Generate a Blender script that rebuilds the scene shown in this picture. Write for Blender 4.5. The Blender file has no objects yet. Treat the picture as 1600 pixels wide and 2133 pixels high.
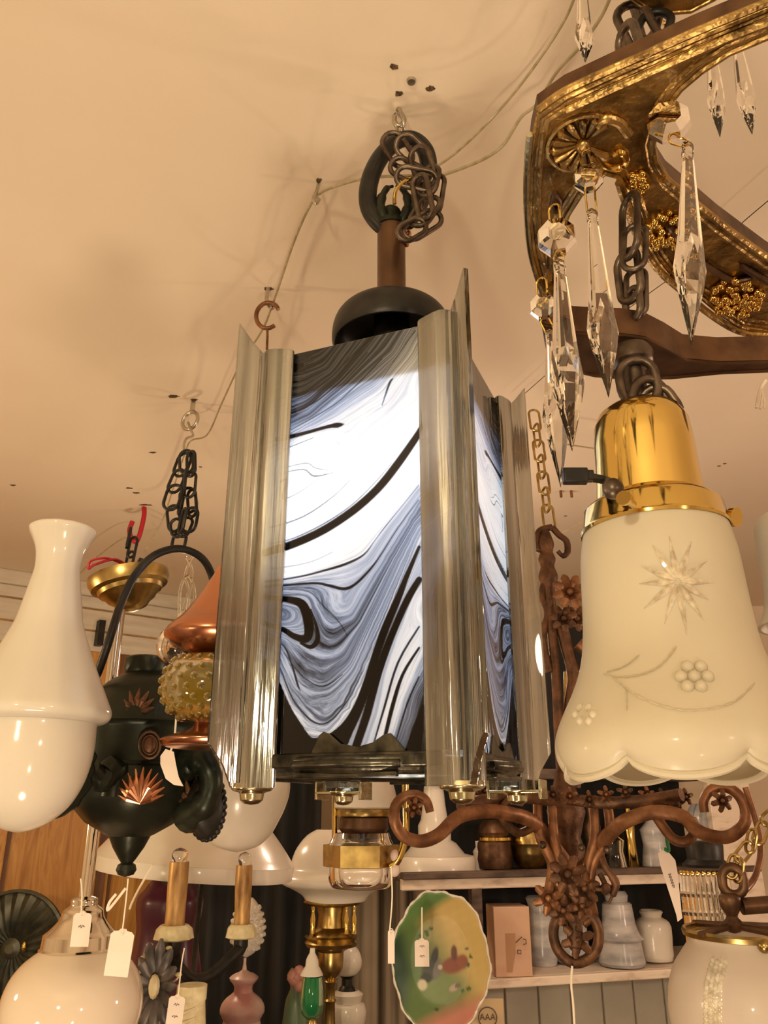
LAMP=2600.0
EXPO=0.0
LIGHTS=[((-.45,-.9,.25),44,(1,.86,.54),.05),((-.13,.18,-.9),25,(1,.78,.53),.09),((.9,-.8,.1),17,(1,.75,.57),.05),
((-1.4,1.0,.0),14,(1,.73,.42),.05),((.25,1.95,.35),5,(1,.73,.53),.05),((1.5,1.2,.0),13,(1,.74,.56),.05),((-.55,2.0,.15),5,(1,.77,.50),.04),((-.9,.2,-.4),4.5,(1,.80,.50),.05),((.22,-.35,-.5),7,(1,.80,.55),.04)]
import bpy, bmesh, math, random
import numpy as np
from mathutils import Vector, Matrix, Euler
random.seed(7)
C = bpy.context.scene.collection
# ---------------------------------------------------------------- camera model
F = 1650.0
PITCH = math.radians(20.5)
cs, sn = math.cos(PITCH), math.sin(PITCH)
EZ = 1.55            # eye height
CEIL = 0.855         # ceiling above the eye
def P(x, y, Y):
    """point of the room seen at photo position (x,y) and lying Y metres ahead"""
    u = (1066.5-y)/F
    t = Y/(cs-u*sn)
    return Vector(((x-800)/F*t, Y, EZ+t*(sn+u*cs)))
def PZ(x, y, z):
    """same, lying z metres above the eye"""
    u = (1066.5-y)/F
    t = z/(sn+u*cs)
    return Vector(((x-800)/F*t, t*(cs-u*sn), EZ+z))
def T(y, Y):
    u = (1066.5-y)/F
    return Y/(cs-u*sn)
def proj(v):
    z = v.z-EZ
    d = v.y*cs+z*sn
    up = z*cs-v.y*sn
    return 800+F*v.x/d, 1066.5-F*up/d
# ---------------------------------------------------------------- objects
def wloc(o):
    l = Vector((0,0,0))
    while o is not None:
        l += Vector(o.location); o = o.parent
    return l
def thing(name, label, cat, loc, group=None):
    o = bpy.data.objects.new(name, None); C.objects.link(o)
    o.location = loc; o.empty_display_size = .02
    o['label'] = label; o['category'] = cat
    if group: o['group'] = group
    return o
def tag(o, label, cat, group=None):
    o['label'] = label; o['category'] = cat
    if group: o['group'] = group
    return o
def struct(o):
    o['kind'] = 'structure'; return o
def mk(name, verts, faces, m, parent=None, smooth=True, mods=None, mats=None, fmat=None):
    base = wloc(parent) if parent else None
    if base is None:
        base = Vector((0,0,0))
        for v in verts: base += Vector(v)
        base /= len(verts)
    me = bpy.data.meshes.new(name)
    me.from_pydata([tuple(Vector(v)-base) for v in verts], [], faces)
    me.materials.append(m)
    for mm in mats or []: me.materials.append(mm)
    if fmat:
        me.polygons.foreach_set('material_index', fmat)
    me.validate(); me.update()
    if smooth:
        me.polygons.foreach_set('use_smooth', [True]*len(me.polygons))
        if smooth != 'full':
            try: me.set_sharp_from_angle(angle=math.radians(38))
            except Exception: pass
    o = bpy.data.objects.new(name, me); C.objects.link(o)
    if parent: o.parent = parent
    else: o.location = base
    return o
class MB:
    """collects shapes for ONE mesh"""
    def __init__(s): s.v=[]; s.f=[]; s.m=[]; s.cur=0
    def add(s, vf):
        v, f = vf; n=len(s.v)
        s.v += [Vector(a) for a in v]; s.f += [tuple(i+n for i in q) for q in f]
        s.m += [s.cur]*len(f)
        return s
    def build(s, name, m, parent=None, smooth=True, mats=None):
        return mk(name, s.v, s.f, m, parent, smooth, mats=mats, fmat=s.m if mats else None)
def box(c, sx, sy, sz, rz=0, M=None):
    v=[]
    for dx in (-.5,.5):
        for dy in (-.5,.5):
            for dz in (-.5,.5):
                v.append(Vector((dx*sx,dy*sy,dz*sz)))
    R = M or Matrix.Rotation(rz,3,'Z')
    v=[Vector(c)+R@a for a in v]
    return v,[(0,1,3,2),(4,6,7,5),(0,4,5,1),(2,3,7,6),(0,2,6,4),(1,5,7,3)]
def lathe(cx, cy, prof, seg=48, mod=None, tilt=None):
    """prof: (z, r) list in world z; r=0 closes"""
    v=[]; f=[]; rows=[]
    for i,(z,r) in enumerate(prof):
        if r < 1e-5:
            rows.append([len(v)]*seg); v.append(Vector((cx,cy,z)))
        else:
            row=[]
            for k in range(seg):
                a=2*math.pi*k/seg
                rr,zz=r,z
                if mod:
                    rr,zz=mod(a,i,r,z)
                row.append(len(v)); v.append(Vector((cx+rr*math.cos(a),cy+rr*math.sin(a),zz)))
            rows.append(row)
    for i in range(len(rows)-1):
        A,B=rows[i],rows[i+1]
        for k in range(seg):
            q=[A[k],A[(k+1)%seg],B[(k+1)%seg],B[k]]
            q2=[]
            for x in q:
                if x not in q2: q2.append(x)
            if len(q2)>=3: f.append(tuple(q2))
    return v,f
def smoothprof(pr, n=4):
    """catmull-rom through the profile"""
    out=[]
    for i in range(len(pr)-1):
        p0=pr[max(i-1,0)];p1=pr[i];p2=pr[i+1];p3=pr[min(i+2,len(pr)-1)]
        for k in range(n):
            t=k/n
            out.append(tuple(.5*((2*p1[j])+(-p0[j]+p2[j])*t+(2*p0[j]-5*p1[j]+4*p2[j]-p3[j])*t*t+(-p0[j]+3*p1[j]-3*p2[j]+p3[j])*t**3) for j in range(len(p1))))
    out.append(tuple(pr[-1]))
    return out
def pxprof(Y, pr):
    out=[]
    for y,hw in pr:
        p=P(800,y,Y)
        out.append((p.z, max(hw,0)/F*T(y,Y)))
    return out
def shell(prof, th):
    inner=[(z, max(r-th,0.0001)) for z,r in prof]
    return prof+inner[::-1]
def lpx(xc, yc, Y, pr, seg=48, sm=0, th=0, mod=None):
    """lathe from photo measurements: axis seen at (xc,yc), Y metres ahead; pr=(y, half width)"""
    X=P(xc,yc,Y).x
    q=pxprof(Y,pr)
    if sm: q=[(z,max(r,0)) for z,r in smoothprof(q,sm)]
    if th: q=shell(q,th)
    return lathe(X,Y,q,seg,mod)
def lp(name, xc, yc, Y, pr, m, parent=None, seg=48, sm=0, th=0, mod=None, smooth=True):
    v,f=lpx(xc,yc,Y,pr,seg,sm,th,mod)
    return mk(name,v,f,m,parent,smooth)
def spline(pts, n=6, closed=False):
    pts=[Vector(p) for p in pts]; out=[]; N=len(pts)
    rng=range(N if closed else N-1)
    for i in rng:
        if closed: p0,p1,p2,p3=pts[(i-1)%N],pts[i],pts[(i+1)%N],pts[(i+2)%N]
        else: p0,p1,p2,p3=pts[max(i-1,0)],pts[i],pts[i+1],pts[min(i+2,N-1)]
        for k in range(n):
            t=k/n
            out.append(.5*((2*p1)+(-p0+p2)*t+(2*p0-5*p1+4*p2-p3)*t*t+(-p0+3*p1-3*p2+p3)*t**3))
    if not closed: out.append(pts[-1])
    return out
def tube(pts, r, seg=8, closed=False, flat=1.0, flatdir=None, cap=True):
    pts=[Vector(p) for p in pts]; N=len(pts)
    R = r if isinstance(r,(list,tuple)) else [r]*N
    if len(R)!=N:
        R=[R[0]+(R[-1]-R[0])*i/(N-1) if len(R)==2 else R[min(int(i*len(R)/N),len(R)-1)] for i in range(N)]
    v=[];f=[]; prev=None
    for i in range(N):
        if closed: t=(pts[(i+1)%N]-pts[i-1])
        else: t=pts[min(i+1,N-1)]-pts[max(i-1,0)]
        if t.length<1e-9: t=Vector((0,0,1))
        t.normalize()
        if flatdir is not None:
            n=Vector(flatdir)-t*t.dot(Vector(flatdir))
        elif prev is None:
            n=t.orthogonal()
        else:
            n=prev-t*prev.dot(t)
        if n.length<1e-6: n=t.orthogonal()
        n.normalize(); prev=n; b=t.cross(n)
        for k in range(seg):
            a=2*math.pi*k/seg
            v.append(pts[i]+(n*math.cos(a)+b*math.sin(a)*flat)*R[i])
    for i in range(N if closed else N-1):
        j=(i+1)%N
        for k in range(seg):
            f.append((i*seg+k,i*seg+(k+1)%seg,j*seg+(k+1)%seg,j*seg+k))
    if not closed and cap:
        f.append(tuple(range(seg))[::-1]); f.append(tuple((N-1)*seg+k for k in range(seg)))
    return v,f
def linkmesh(c, d, n, L, W, r, seg=8, open_gap=0):
    """stadium chain link: centre c, long direction d, normal n"""
    d=Vector(d).normalized(); n=Vector(n); n=(n-d*n.dot(d)).normalized(); s=d.cross(n)
    pts=[]; h=max(L/2-W/2,0)
    for k in range(10):
        a=math.pi*k/9
        pts.append(Vector(c)+d*(h+math.sin(a)*W/2)+s*(math.cos(a)*W/2))
    for k in range(10):
        a=math.pi+math.pi*k/9
        pts.append(Vector(c)+d*(-h+math.sin(a)*W/2)+s*(math.cos(a)*W/2))
    if open_gap: return tube(pts[:-open_gap],r,seg)
    return tube(pts,r,seg,closed=True)
def chain(parent, a, b, n, W, r, m, name='chain_link', ov=1.35, ph=0):
    a=Vector(a);b=Vector(b);d=b-a;step=d.length/n
    for i in range(n):
        c=a+d*((i+.5)/n)
        nn=Vector((0,1,0)) if (i+ph)%2==0 else Vector((1,0.35,0))
        mk(name,*linkmesh(c,d,nn,step*ov,W,r),m,parent)
def plate(pts, vec, bev=0):
    """extrude a planar polygon (world points) by vec"""
    n=len(pts); v=[Vector(p) for p in pts]+[Vector(p)+Vector(vec) for p in pts]
    f=[tuple(range(n)),tuple(range(2*n-1,n-1,-1))]+[(i,(i+n),((i+1)%n)+n,(i+1)%n) for i in range(n)]
    return v,f
def bevel(o, w, seg=2):
    md=o.modifiers.new('bevel','BEVEL'); md.width=w; md.segments=seg; md.limit_method='ANGLE'; md.angle_limit=.6
    return o
def ball(c, r, seg=12, rings=8, sz=1.0):
    pr=[(c[2]+r*sz*math.cos(math.pi*i/rings), r*math.sin(math.pi*i/rings)) for i in range(rings+1)]
    pr[0]=(pr[0][0],0);pr[-1]=(pr[-1][0],0)
    return lathe(c[0],c[1],pr,seg)
# ---------------------------------------------------------------- materials
def newmat(name):
    m=bpy.data.materials.new(name); m.use_nodes=True
    nt=m.node_tree; nt.nodes.clear()
    out=nt.nodes.new('ShaderNodeOutputMaterial')
    return m,nt,out
def N(nt,t,**k):
    n=nt.nodes.new(t)
    for a,b in k.items():
        if a in n.inputs.keys(): n.inputs[a].default_value=b
        else: setattr(n,a,b)
    return n
def pm(name, c1, c2=None, rough=.5, metal=0, scale=30, bump=0, bscale=None, trans=0, ior=1.45, sss=0, coat=0, detail=4, stretch=(1,1,1), lo=.35, hi=.65, rvar=0, transl=0, spec=.5):
    m,nt,out=newmat(name)
    b=N(nt,'ShaderNodeBsdfPrincipled')
    b.inputs['Roughness'].default_value=rough; b.inputs['Metallic'].default_value=metal
    b.inputs['Transmission Weight'].default_value=trans; b.inputs['IOR'].default_value=ior
    b.inputs['Coat Weight'].default_value=coat; b.inputs['Coat Roughness'].default_value=.06
    b.inputs['Specular IOR Level'].default_value=spec
    if sss:
        b.inputs['Subsurface Weight'].default_value=sss; b.inputs['Subsurface Radius'].default_value=(.01,.008,.006); b.inputs['Subsurface Scale'].default_value=1
    tc=N(nt,'ShaderNodeTexCoord'); mp=N(nt,'ShaderNodeMapping'); mp.inputs['Scale'].default_value=stretch
    nt.links.new(tc.outputs['Object'],mp.inputs['Vector'])
    nz=N(nt,'ShaderNodeTexNoise'); nz.inputs['Scale'].default_value=scale; nz.inputs['Detail'].default_value=detail
    nt.links.new(mp.outputs['Vector'],nz.inputs['Vector'])
    if c2:
        r=N(nt,'ShaderNodeValToRGB'); r.color_ramp.elements[0].position=lo; r.color_ramp.elements[1].position=hi
        r.color_ramp.elements[0].color=(*c1,1); r.color_ramp.elements[1].color=(*c2,1)
        nt.links.new(nz.outputs['Fac'],r.inputs['Fac']); nt.links.new(r.outputs['Color'],b.inputs['Base Color'])
        colout=r.outputs['Color']
    else:
        b.inputs['Base Color'].default_value=(*c1,1); colout=None
    if rvar:
        mr=N(nt,'ShaderNodeMapRange'); mr.inputs['To Min'].default_value=max(rough-rvar,0); mr.inputs['To Max'].default_value=rough+rvar
        nt.links.new(nz.outputs['Fac'],mr.inputs['Value']); nt.links.new(mr.outputs['Result'],b.inputs['Roughness'])
    if bump:
        nb=N(nt,'ShaderNodeTexNoise'); nb.inputs['Scale'].default_value=bscale or scale; nb.inputs['Detail'].default_value=3
        nt.links.new(mp.outputs['Vector'],nb.inputs['Vector'])
        bp=N(nt,'ShaderNodeBump'); bp.inputs['Strength'].default_value=bump; bp.inputs['Distance'].default_value=.004
        nt.links.new(nb.outputs['Fac'],bp.inputs['Height']); nt.links.new(bp.outputs['Normal'],b.inputs['Normal'])
    last=b.outputs['BSDF']
    if transl:
        tr=N(nt,'ShaderNodeBsdfTranslucent'); tr.inputs['Color'].default_value=(*(c2 or c1),1)
        if colout: nt.links.new(colout,tr.inputs['Color'])
        mx=N(nt,'ShaderNodeMixShader'); mx.inputs[0].default_value=transl
        nt.links.new(last,mx.inputs[1]); nt.links.new(tr.outputs['BSDF'],mx.inputs[2]); last=mx.outputs[0]
    nt.links.new(last,out.inputs['Surface'])
    return m
def emis(name, col, s):
    m,nt,out=newmat(name); e=N(nt,'ShaderNodeEmission'); e.inputs['Color'].default_value=(*col,1); e.inputs['Strength'].default_value=s
    nt.links.new(e.outputs[0],out.inputs[0]); return m
M={}
M['ceiling']=pm('ceiling_paint',(.80,.67,.52),(.87,.75,.60),rough=.75,scale=1.6,bump=.12,bscale=25,detail=5,lo=.3,hi=.7)
M['wall']=pm('wall_paint',(.66,.56,.46),(.76,.66,.55),rough=.8,scale=2,bump=.1)
M['board']=pm('painted_boards',(.62,.54,.45),(.74,.67,.57),rough=.6,scale=6,stretch=(1,1,6),bump=.2)
M['whitepaint']=pm('shelf_paint',(.55,.43,.34),(.80,.68,.57),rough=.55,scale=14,stretch=(1,1,3),bump=.25,lo=.3,hi=.5)
M['milk']=pm('milk_glass',(.84,.78,.69),rough=.12,sss=.25,coat=.3,transl=.28)
M['milkdull']=pm('milk_glass_old',(.74,.68,.60),(.82,.75,.66),rough=.25,scale=8,transl=.15,coat=.2)
M['pinkmilk']=pm('pink_milk_glass',(.62,.30,.28),(.85,.70,.62),rough=.3,scale=14,transl=.15)
M['greyglass']=pm('smoke_white_glass',(.30,.30,.32),(.62,.60,.60),rough=.2,scale=10,stretch=(1,1,3))
M['opal']=pm('opal_globe',(.86,.75,.62),rough=.06,coat=.6,transl=.25)
M['frost']=pm('frosted_glass',(.72,.65,.51),(.79,.73,.60),rough=.42,scale=5,transl=.4,coat=.10)
M['clearcut']=pm('cut_glass',(.42,.35,.25),(.70,.62,.48),rough=.05,scale=150,spec=1,coat=1)
M['frost2']=pm('frosted_globe_glass',(.66,.57,.49),(.72,.63,.54),rough=.4,scale=5,transl=.35,coat=.12)
M['crystal']=pm('lead_crystal',(1,.985,.95),rough=0.0,trans=1,ior=1.55)
M['clear']=pm('clear_glass',(.97,.96,.93),rough=.02,trans=1,ior=1.45)
M['amber']=pm('amber_glass',(.26,.17,.015),rough=.05,trans=.45,ior=1.5,transl=.12,coat=.5)
M['green']=pm('green_glass',(.02,.28,.10),rough=.05,trans=.55,ior=1.5)
M['burgundy']=pm('burgundy_glass',(.045,.005,.015),(.075,.010,.024),rough=.3,scale=6)
M['brass']=pm('polished_brass',(.70,.50,.15),rough=.10,metal=1,scale=25,bump=.05,rvar=.04)
M['oldbrass']=pm('aged_brass',(.30,.21,.08),(.56,.40,.15),rough=.28,metal=1,scale=40,bump=.1)
M['gilt']=pm('antique_gilt',(.16,.095,.035),(.50,.33,.12),rough=.36,metal=1,scale=28,bump=.7,bscale=75,lo=.32,hi=.62)
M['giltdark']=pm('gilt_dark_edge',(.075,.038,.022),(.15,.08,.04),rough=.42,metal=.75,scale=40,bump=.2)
M['goldbead']=pm('gold_relief',(.9,.62,.16),(.75,.47,.12),rough=.12,metal=1,scale=60)
M['rust']=pm('rusty_iron',(.07,.035,.02),(.19,.09,.045),rough=.5,metal=.55,scale=45,bump=.4,bscale=90)
M['copperrust']=pm('coppery_iron',(.14,.06,.028),(.32,.15,.07),rough=.42,metal=.6,scale=45,bump=.3)
M['copper']=pm('copper',(.52,.22,.12),(.62,.30,.18),rough=.25,metal=1,scale=12,bump=.08)
M['black']=pm('black_iron',(.012,.012,.012),(.03,.026,.022),rough=.42,metal=.4,scale=40,bump=.2)
M['bronze']=pm('dark_green_bronze',(.012,.017,.012),(.035,.038,.026),rough=.35,metal=.6,scale=12,bump=.25,bscale=35)
M['pewter']=pm('dark_pewter',(.025,.025,.022),(.11,.10,.075),rough=.30,metal=.9,scale=60,bump=.15,bscale=120)
M['nickel']=pm('old_nickel',(.42,.38,.22),(.62,.58,.42),rough=.2,metal=1,scale=60,bump=.2)
M['chrome']=pm('chrome',(.75,.68,.58),rough=.08,metal=1,scale=20,bump=.05)
M['brownrod']=pm('brown_metal_tube',(.085,.045,.025),(.14,.075,.04),rough=.35,metal=.7,scale=20)
M['darkchain']=pm('brown_steel_chain',(.06,.042,.03),(.16,.12,.09),rough=.38,metal=.8,scale=60)
M['zinc']=pm('zinc_steel',(.45,.42,.36),(.62,.58,.5),rough=.3,metal=1,scale=60)
M['cord']=pm('clear_plastic_cord',(.40,.33,.20),(.58,.48,.30),rough=.3,scale=80,trans=.25)
M['redplastic']=pm('red_plastic',(.45,.012,.03),rough=.4)
M['orange']=pm('orange_plastic',(.9,.12,.05),rough=.4)
M['paper']=pm('tag_paper',(.80,.68,.60),(.84,.73,.66),rough=.8,scale=30)
M['string']=pm('cotton_string',(.88,.78,.66),rough=.9)
M['card']=pm('cardboard',(.60,.38,.26),(.64,.42,.30),rough=.8,scale=20)
M['tape']=pm('parcel_tape',(.42,.23,.13),rough=.15,coat=.8)
M['ink']=pm('pencil_ink',(.09,.07,.07),rough=.8)
M['candle']=pm('gilt_candle_sleeve',(.22,.11,.04),(.58,.35,.13),rough=.35,metal=.35,scale=70,stretch=(1,1,.25))
M['ivory']=pm('ivory_paint',(.55,.46,.26),(.72,.64,.42),rough=.5,scale=60)
M['greyflower']=pm('grey_painted_tin',(.05,.045,.045),(.14,.12,.11),rough=.45,scale=40,metal=.4)
M['fluted']=pm('dark_fluted_tin',(.05,.055,.045),(.12,.12,.09),rough=.4,metal=.7,scale=20)
M['floor']=pm('brown_floor',(.10,.055,.03),(.16,.09,.05),rough=.5,scale=5)
M['dark']=pm('dark_fabric',(.008,.009,.010),(.020,.019,.019),rough=.8,scale=9,stretch=(4,1,.4))
M['curtain']=pm('striped_curtain',(.13,.10,.07),(.36,.29,.22),rough=.85,scale=5,stretch=(5,5,.15),lo=.4,hi=.6)
M['lens']=pm('lamp_housing',(.5,.45,.4),rough=.5)
M['hole']=pm('plaster_hole_dirt',(.05,.03,.015),(.16,.10,.05),rough=.9,scale=300)
def mat_wood():
    m,nt,out=newmat('honey_plywood'); b=N(nt,'ShaderNodeBsdfPrincipled',Roughness=.38)
    tc=N(nt,'ShaderNodeTexCoord'); mp=N(nt,'ShaderNodeMapping'); mp.inputs['Scale'].default_value=(6,6,.9)
    w=N(nt,'ShaderNodeTexNoise'); w.inputs['Scale'].default_value=2.2; w.inputs['Detail'].default_value=5; w.inputs['Distortion'].default_value=1.8
    r=N(nt,'ShaderNodeValToRGB'); e=r.color_ramp.elements
    e[0].position=.3; e[0].color=(.40,.17,.035,1); e[1].position=.7; e[1].color=(.74,.41,.13,1)
    x=r.color_ramp.elements.new(.45); x.color=(.62,.31,.08,1); x=r.color_ramp.elements.new(.52); x.color=(.52,.24,.055,1)
    for a,c in ((tc.outputs['Object'],mp.inputs[0]),(mp.outputs[0],w.inputs['Vector']),(w.outputs['Fac'],r.inputs[0]),(r.outputs[0],b.inputs['Base Color']),(b.outputs[0],out.inputs[0])): nt.links.new(a,c)
    return m
M['wood']=mat_wood()
M['browntrim']=pm('brown_trim_wood',(.11,.045,.02),(.24,.11,.05),rough=.45,scale=10,stretch=(4,4,.4))
M['darkwood']=pm('old_shelf_wood',(.05,.03,.022),(.13,.085,.06),rough=.55,scale=12,stretch=(.6,4,4),bump=.3)
def mat_beadboard():
    return pm('beadboard',(.33,.31,.26),(.42,.39,.33),rough=.6,scale=5)
M['bead']=mat_beadboard()
def mat_lucite():
    # clear acrylic over a silvered face: mirror-like, reflection streaks painted in
    m,nt,out=newmat('silvered_lucite')
    tc=N(nt,'ShaderNodeTexCoord'); mp=N(nt,'ShaderNodeMapping'); mp.inputs['Scale'].default_value=(60,60,2.0)
    nz=N(nt,'ShaderNodeTexNoise'); nz.inputs['Scale'].default_value=1.0; nz.inputs['Detail'].default_value=4
    bp=N(nt,'ShaderNodeBump'); bp.inputs['Strength'].default_value=.9; bp.inputs['Distance'].default_value=.006
    g=N(nt,'ShaderNodeBsdfPrincipled'); g.inputs['Base Color'].default_value=(.72,.68,.58,1); g.inputs['Metallic'].default_value=1; g.inputs['Roughness'].default_value=.09
    r=N(nt,'ShaderNodeValToRGB'); r.color_ramp.elements[0].position=.35; r.color_ramp.elements[1].position=.65
    r.color_ramp.elements[0].color=(.27,.275,.26,1); r.color_ramp.elements[1].color=(.66,.67,.64,1)
    t=N(nt,'ShaderNodeBsdfPrincipled'); t.inputs['Base Color'].default_value=(.97,.96,.93,1); t.inputs['Transmission Weight'].default_value=1; t.inputs['Roughness'].default_value=.04; t.inputs['IOR'].default_value=1.45
    mx=N(nt,'ShaderNodeMixShader'); mx.inputs[0].default_value=.34
    L=nt.links.new
    L(tc.outputs['Object'],mp.inputs[0]); L(mp.outputs[0],nz.inputs['Vector']); L(nz.outputs['Fac'],bp.inputs['Height'])
    L(nz.outputs['Fac'],r.inputs[0]); L(r.outputs[0],g.inputs['Base Color'])
    L(bp.outputs[0],g.inputs['Normal']); L(g.outputs[0],mx.inputs[1]); L(t.outputs[0],mx.inputs[2]); L(mx.outputs[0],out.inputs[0])
    return m
M['lucite']=mat_lucite()
def mat_swirl():
    m,nt,out=newmat('swirled_glass'); L=nt.links.new
    at=N(nt,'ShaderNodeAttribute'); at.attribute_name='flow'
    sd=N(nt,'ShaderNodeAttribute'); sd.attribute_name='inkdist'
    al=N(nt,'ShaderNodeAttribute'); al.attribute_name='along'
    cx=N(nt,'ShaderNodeCombineXYZ')
    mu=N(nt,'ShaderNodeMath',operation='MULTIPLY'); mu.inputs[1].default_value=75
    L(at.outputs['Fac'],mu.inputs[0]); L(mu.outputs[0],cx.inputs[0]); L(al.outputs['Fac'],cx.inputs[1])
    nz=N(nt,'ShaderNodeTexNoise'); nz.inputs['Scale'].default_value=1; nz.inputs['Detail'].default_value=7; nz.inputs['Roughness'].default_value=.72
    L(cx.outputs[0],nz.inputs['Vector'])
    mr=N(nt,'ShaderNodeMapRange'); mr.inputs['From Min'].default_value=.42; mr.inputs['From Max'].default_value=.70
    L(nz.outputs['Fac'],mr.inputs['Value'])
    # base lightness and streak amplitude along the flow coordinate
    base=N(nt,'ShaderNodeValToRGB'); amp=N(nt,'ShaderNodeValToRGB')
    def ramp(node,stops):
        e=node.color_ramp.elements
        while len(e)>1: e.remove(e[-1])
        e[0].position=stops[0][0]; e[0].color=(stops[0][1],)*3+(1,)
        for p,v in stops[1:]:
            x=e.new(p); x.color=(v,v,v,1)
    sc=N(nt,'ShaderNodeMath',operation='MULTIPLY'); sc.inputs[1].default_value=1/1.25
    L(at.outputs['Fac'],sc.inputs[0])
    k=1/1.25
    ramp(base,[(0,.40),(.10*k,.46),(.24*k,.52),(.31*k,.72),(.42*k,.96),(.5*k,1),(.6*k,1),(.67*k,.95),(.70*k,.80),(.76*k,.68),(.83*k,.72),(.88*k,.74),(.94*k,.93),(1.0*k,.78),(1.04*k,.8),(1.075*k,.98),(1.12*k,.6),(1.2*k,.3)])  # low first stops darken the pane top as unlit glass above the shield
    ramp(amp,[(0,.55),(.2*k,.6),(.34*k,.55),(.43*k,.35),(.47*k,.12),(.56*k,.10),(.66*k,.25),(.74*k,.55),(.84*k,.55),(.9*k,.6),(1.0*k,.35),(1.06*k,.15),(1.1*k,.4)])
    L(sc.outputs[0],base.inputs[0]); L(sc.outputs[0],amp.inputs[0])
    am=N(nt,'ShaderNodeMath',operation='MULTIPLY'); L(mr.outputs['Result'],am.inputs[0]); L(amp.outputs[0],am.inputs[1])
    sb=N(nt,'ShaderNodeMath',operation='SUBTRACT'); L(base.outputs[0],sb.inputs[0]); L(am.outputs[0],sb.inputs[1])
    # ink bands
    ik=N(nt,'ShaderNodeMapRange'); ik.interpolation_type='SMOOTHSTEP'; ik.inputs['From Min'].default_value=-1.8; ik.inputs['From Max'].default_value=1.6
    L(sd.outputs['Fac'],ik.inputs['Value'])
    mm=N(nt,'ShaderNodeMath',operation='MULTIPLY'); mm.use_clamp=True; L(sb.outputs[0],mm.inputs[0]); L(ik.outputs['Result'],mm.inputs[1])
    col=N(nt,'ShaderNodeValToRGB'); e=col.color_ramp.elements
    e[0].position=0; e[0].color=(.004,.004,.006,1); e[1].position=1; e[1].color=(.93,.93,.93,1)
    for p,c in ((.25,(.025,.028,.035)),(.5,(.15,.17,.21)),(.72,(.40,.43,.49)),(.87,(.68,.70,.73))):
        x=e.new(p); x.color=(*c,1)
    L(mm.outputs[0],col.inputs[0])
    tr=N(nt,'ShaderNodeBsdfTranslucent'); L(col.outputs[0],tr.inputs['Color'])
    df=N(nt,'ShaderNodeBsdfDiffuse'); L(col.outputs[0],df.inputs['Color'])
    mx=N(nt,'ShaderNodeMixShader'); mx.inputs[0].default_value=.42; L(tr.outputs[0],mx.inputs[1]); L(df.outputs[0],mx.inputs[2])
    gl=N(nt,'ShaderNodeBsdfGlossy'); gl.inputs['Roughness'].default_value=.03; gl.inputs['Color'].default_value=(1,1,1,1)
    fr=N(nt,'ShaderNodeFresnel'); fr.inputs[0].default_value=1.5
    m2=N(nt,'ShaderNodeMixShader'); L(fr.outputs[0],m2.inputs[0]); L(mx.outputs[0],m2.inputs[1]); L(gl.outputs[0],m2.inputs[2])
    L(m2.outputs[0],out.inputs[0])
    return m
M['swirl']=mat_swirl()
# ================================================================ swirled glass lantern
TH=math.radians(-22.0)
a2=Vector((math.cos(TH),math.sin(TH),0)); b2=Vector((-math.sin(TH),math.cos(TH),0))
SIDE=.191
Nc=Vector((.0614,.6393,0)); Lc=Nc-a2*SIDE; Rc=Nc+b2*SIDE; Bc=Lc+b2*SIDE
Cc=(Nc+Bc)/2
ZB, ZT = EZ+.0425, EZ+.433
lan=thing('lantern','black and white swirled glass square lantern with clear corner posts, lit white inside','lantern',(Cc.x,Cc.y,EZ+.02))
# --- flow field of the swirl measured on the panel that faces the room
lines=[(0.0,[(598,760),(640,745),(680,722)]),
(.08,[(598,800),(640,795),(690,768),(730,712)]),
(.16,[(598,850),(650,828),(710,775),(768,700)]),
(.24,[(596,885),(650,860),(720,800),(780,735),(812,692)]),
(.30,[(596,903),(660,868),(750,795),(820,735),(850,685)]),
(.36,[(595,922),(700,862),(790,800),(840,740),(868,690)]),
(.42,[(594,945),(640,905),(712,885),(800,830),(868,745)]),
(.455,[(592,962),(655,945),(690,952),(740,940),(868,830)]),
(.475,[(592,985),(640,968),(662,975),(700,972),(790,915),(868,855)]),
(.50,[(590,1060),(690,1020),(790,945),(868,880)]),
(.52,[(585,1100),(680,1070),(780,985),(868,898)]),
(.55,[(575,1148),(620,1133),(680,1105),(740,1065),(790,1020),(830,970),(868,915)]),
(.59,[(576,1172),(690,1135),(790,1065),(868,985)]),
(.67,[(575,1212),(634,1201),(681,1189),(727,1175),(763,1156),(786,1126),(805,1100),(845,1050),(870,1018)]),
(.72,[(575,1222),(657,1215),(692,1220),(723,1227),(746,1217),(774,1189),(798,1156),(833,1100),(868,1048)]),
(.76,[(573,1234),(640,1236),(662,1262),(680,1300),(700,1315),(745,1290),(800,1190),(868,1075)]),
(.80,[(573,1248),(640,1256),(652,1290),(656,1325),(645,1342),(600,1318),(573,1306)]),
(.83,[(570,1320),(600,1335),(640,1385),(680,1410),(730,1370),(780,1270),(830,1165),(868,1095)]),
(.88,[(566,1345),(590,1365),(618,1430),(650,1465),(700,1465),(745,1405),(790,1300),(830,1210),(868,1120)]),
(.92,[(562,1375),(590,1410),(612,1470),(650,1512),(690,1520),(735,1475),(780,1375),(830,1250),(868,1148)]),
(.98,[(560,1480),(600,1545),(700,1545),(768,1430),(800,1340),(868,1185)]),
(1.02,[(751,1545),(770,1487),(793,1400),(821,1322),(852,1250),(873,1212)]),
(1.06,[(779,1559),(805,1475),(833,1381),(873,1311)]),
(1.09,[(815,1559),(840,1466),(873,1385)]),
(1.14,[(840,1559),(862,1500),(873,1450)]),(1.2,[(865,1567),(874,1520)])]
pts=[];val=[]
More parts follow.
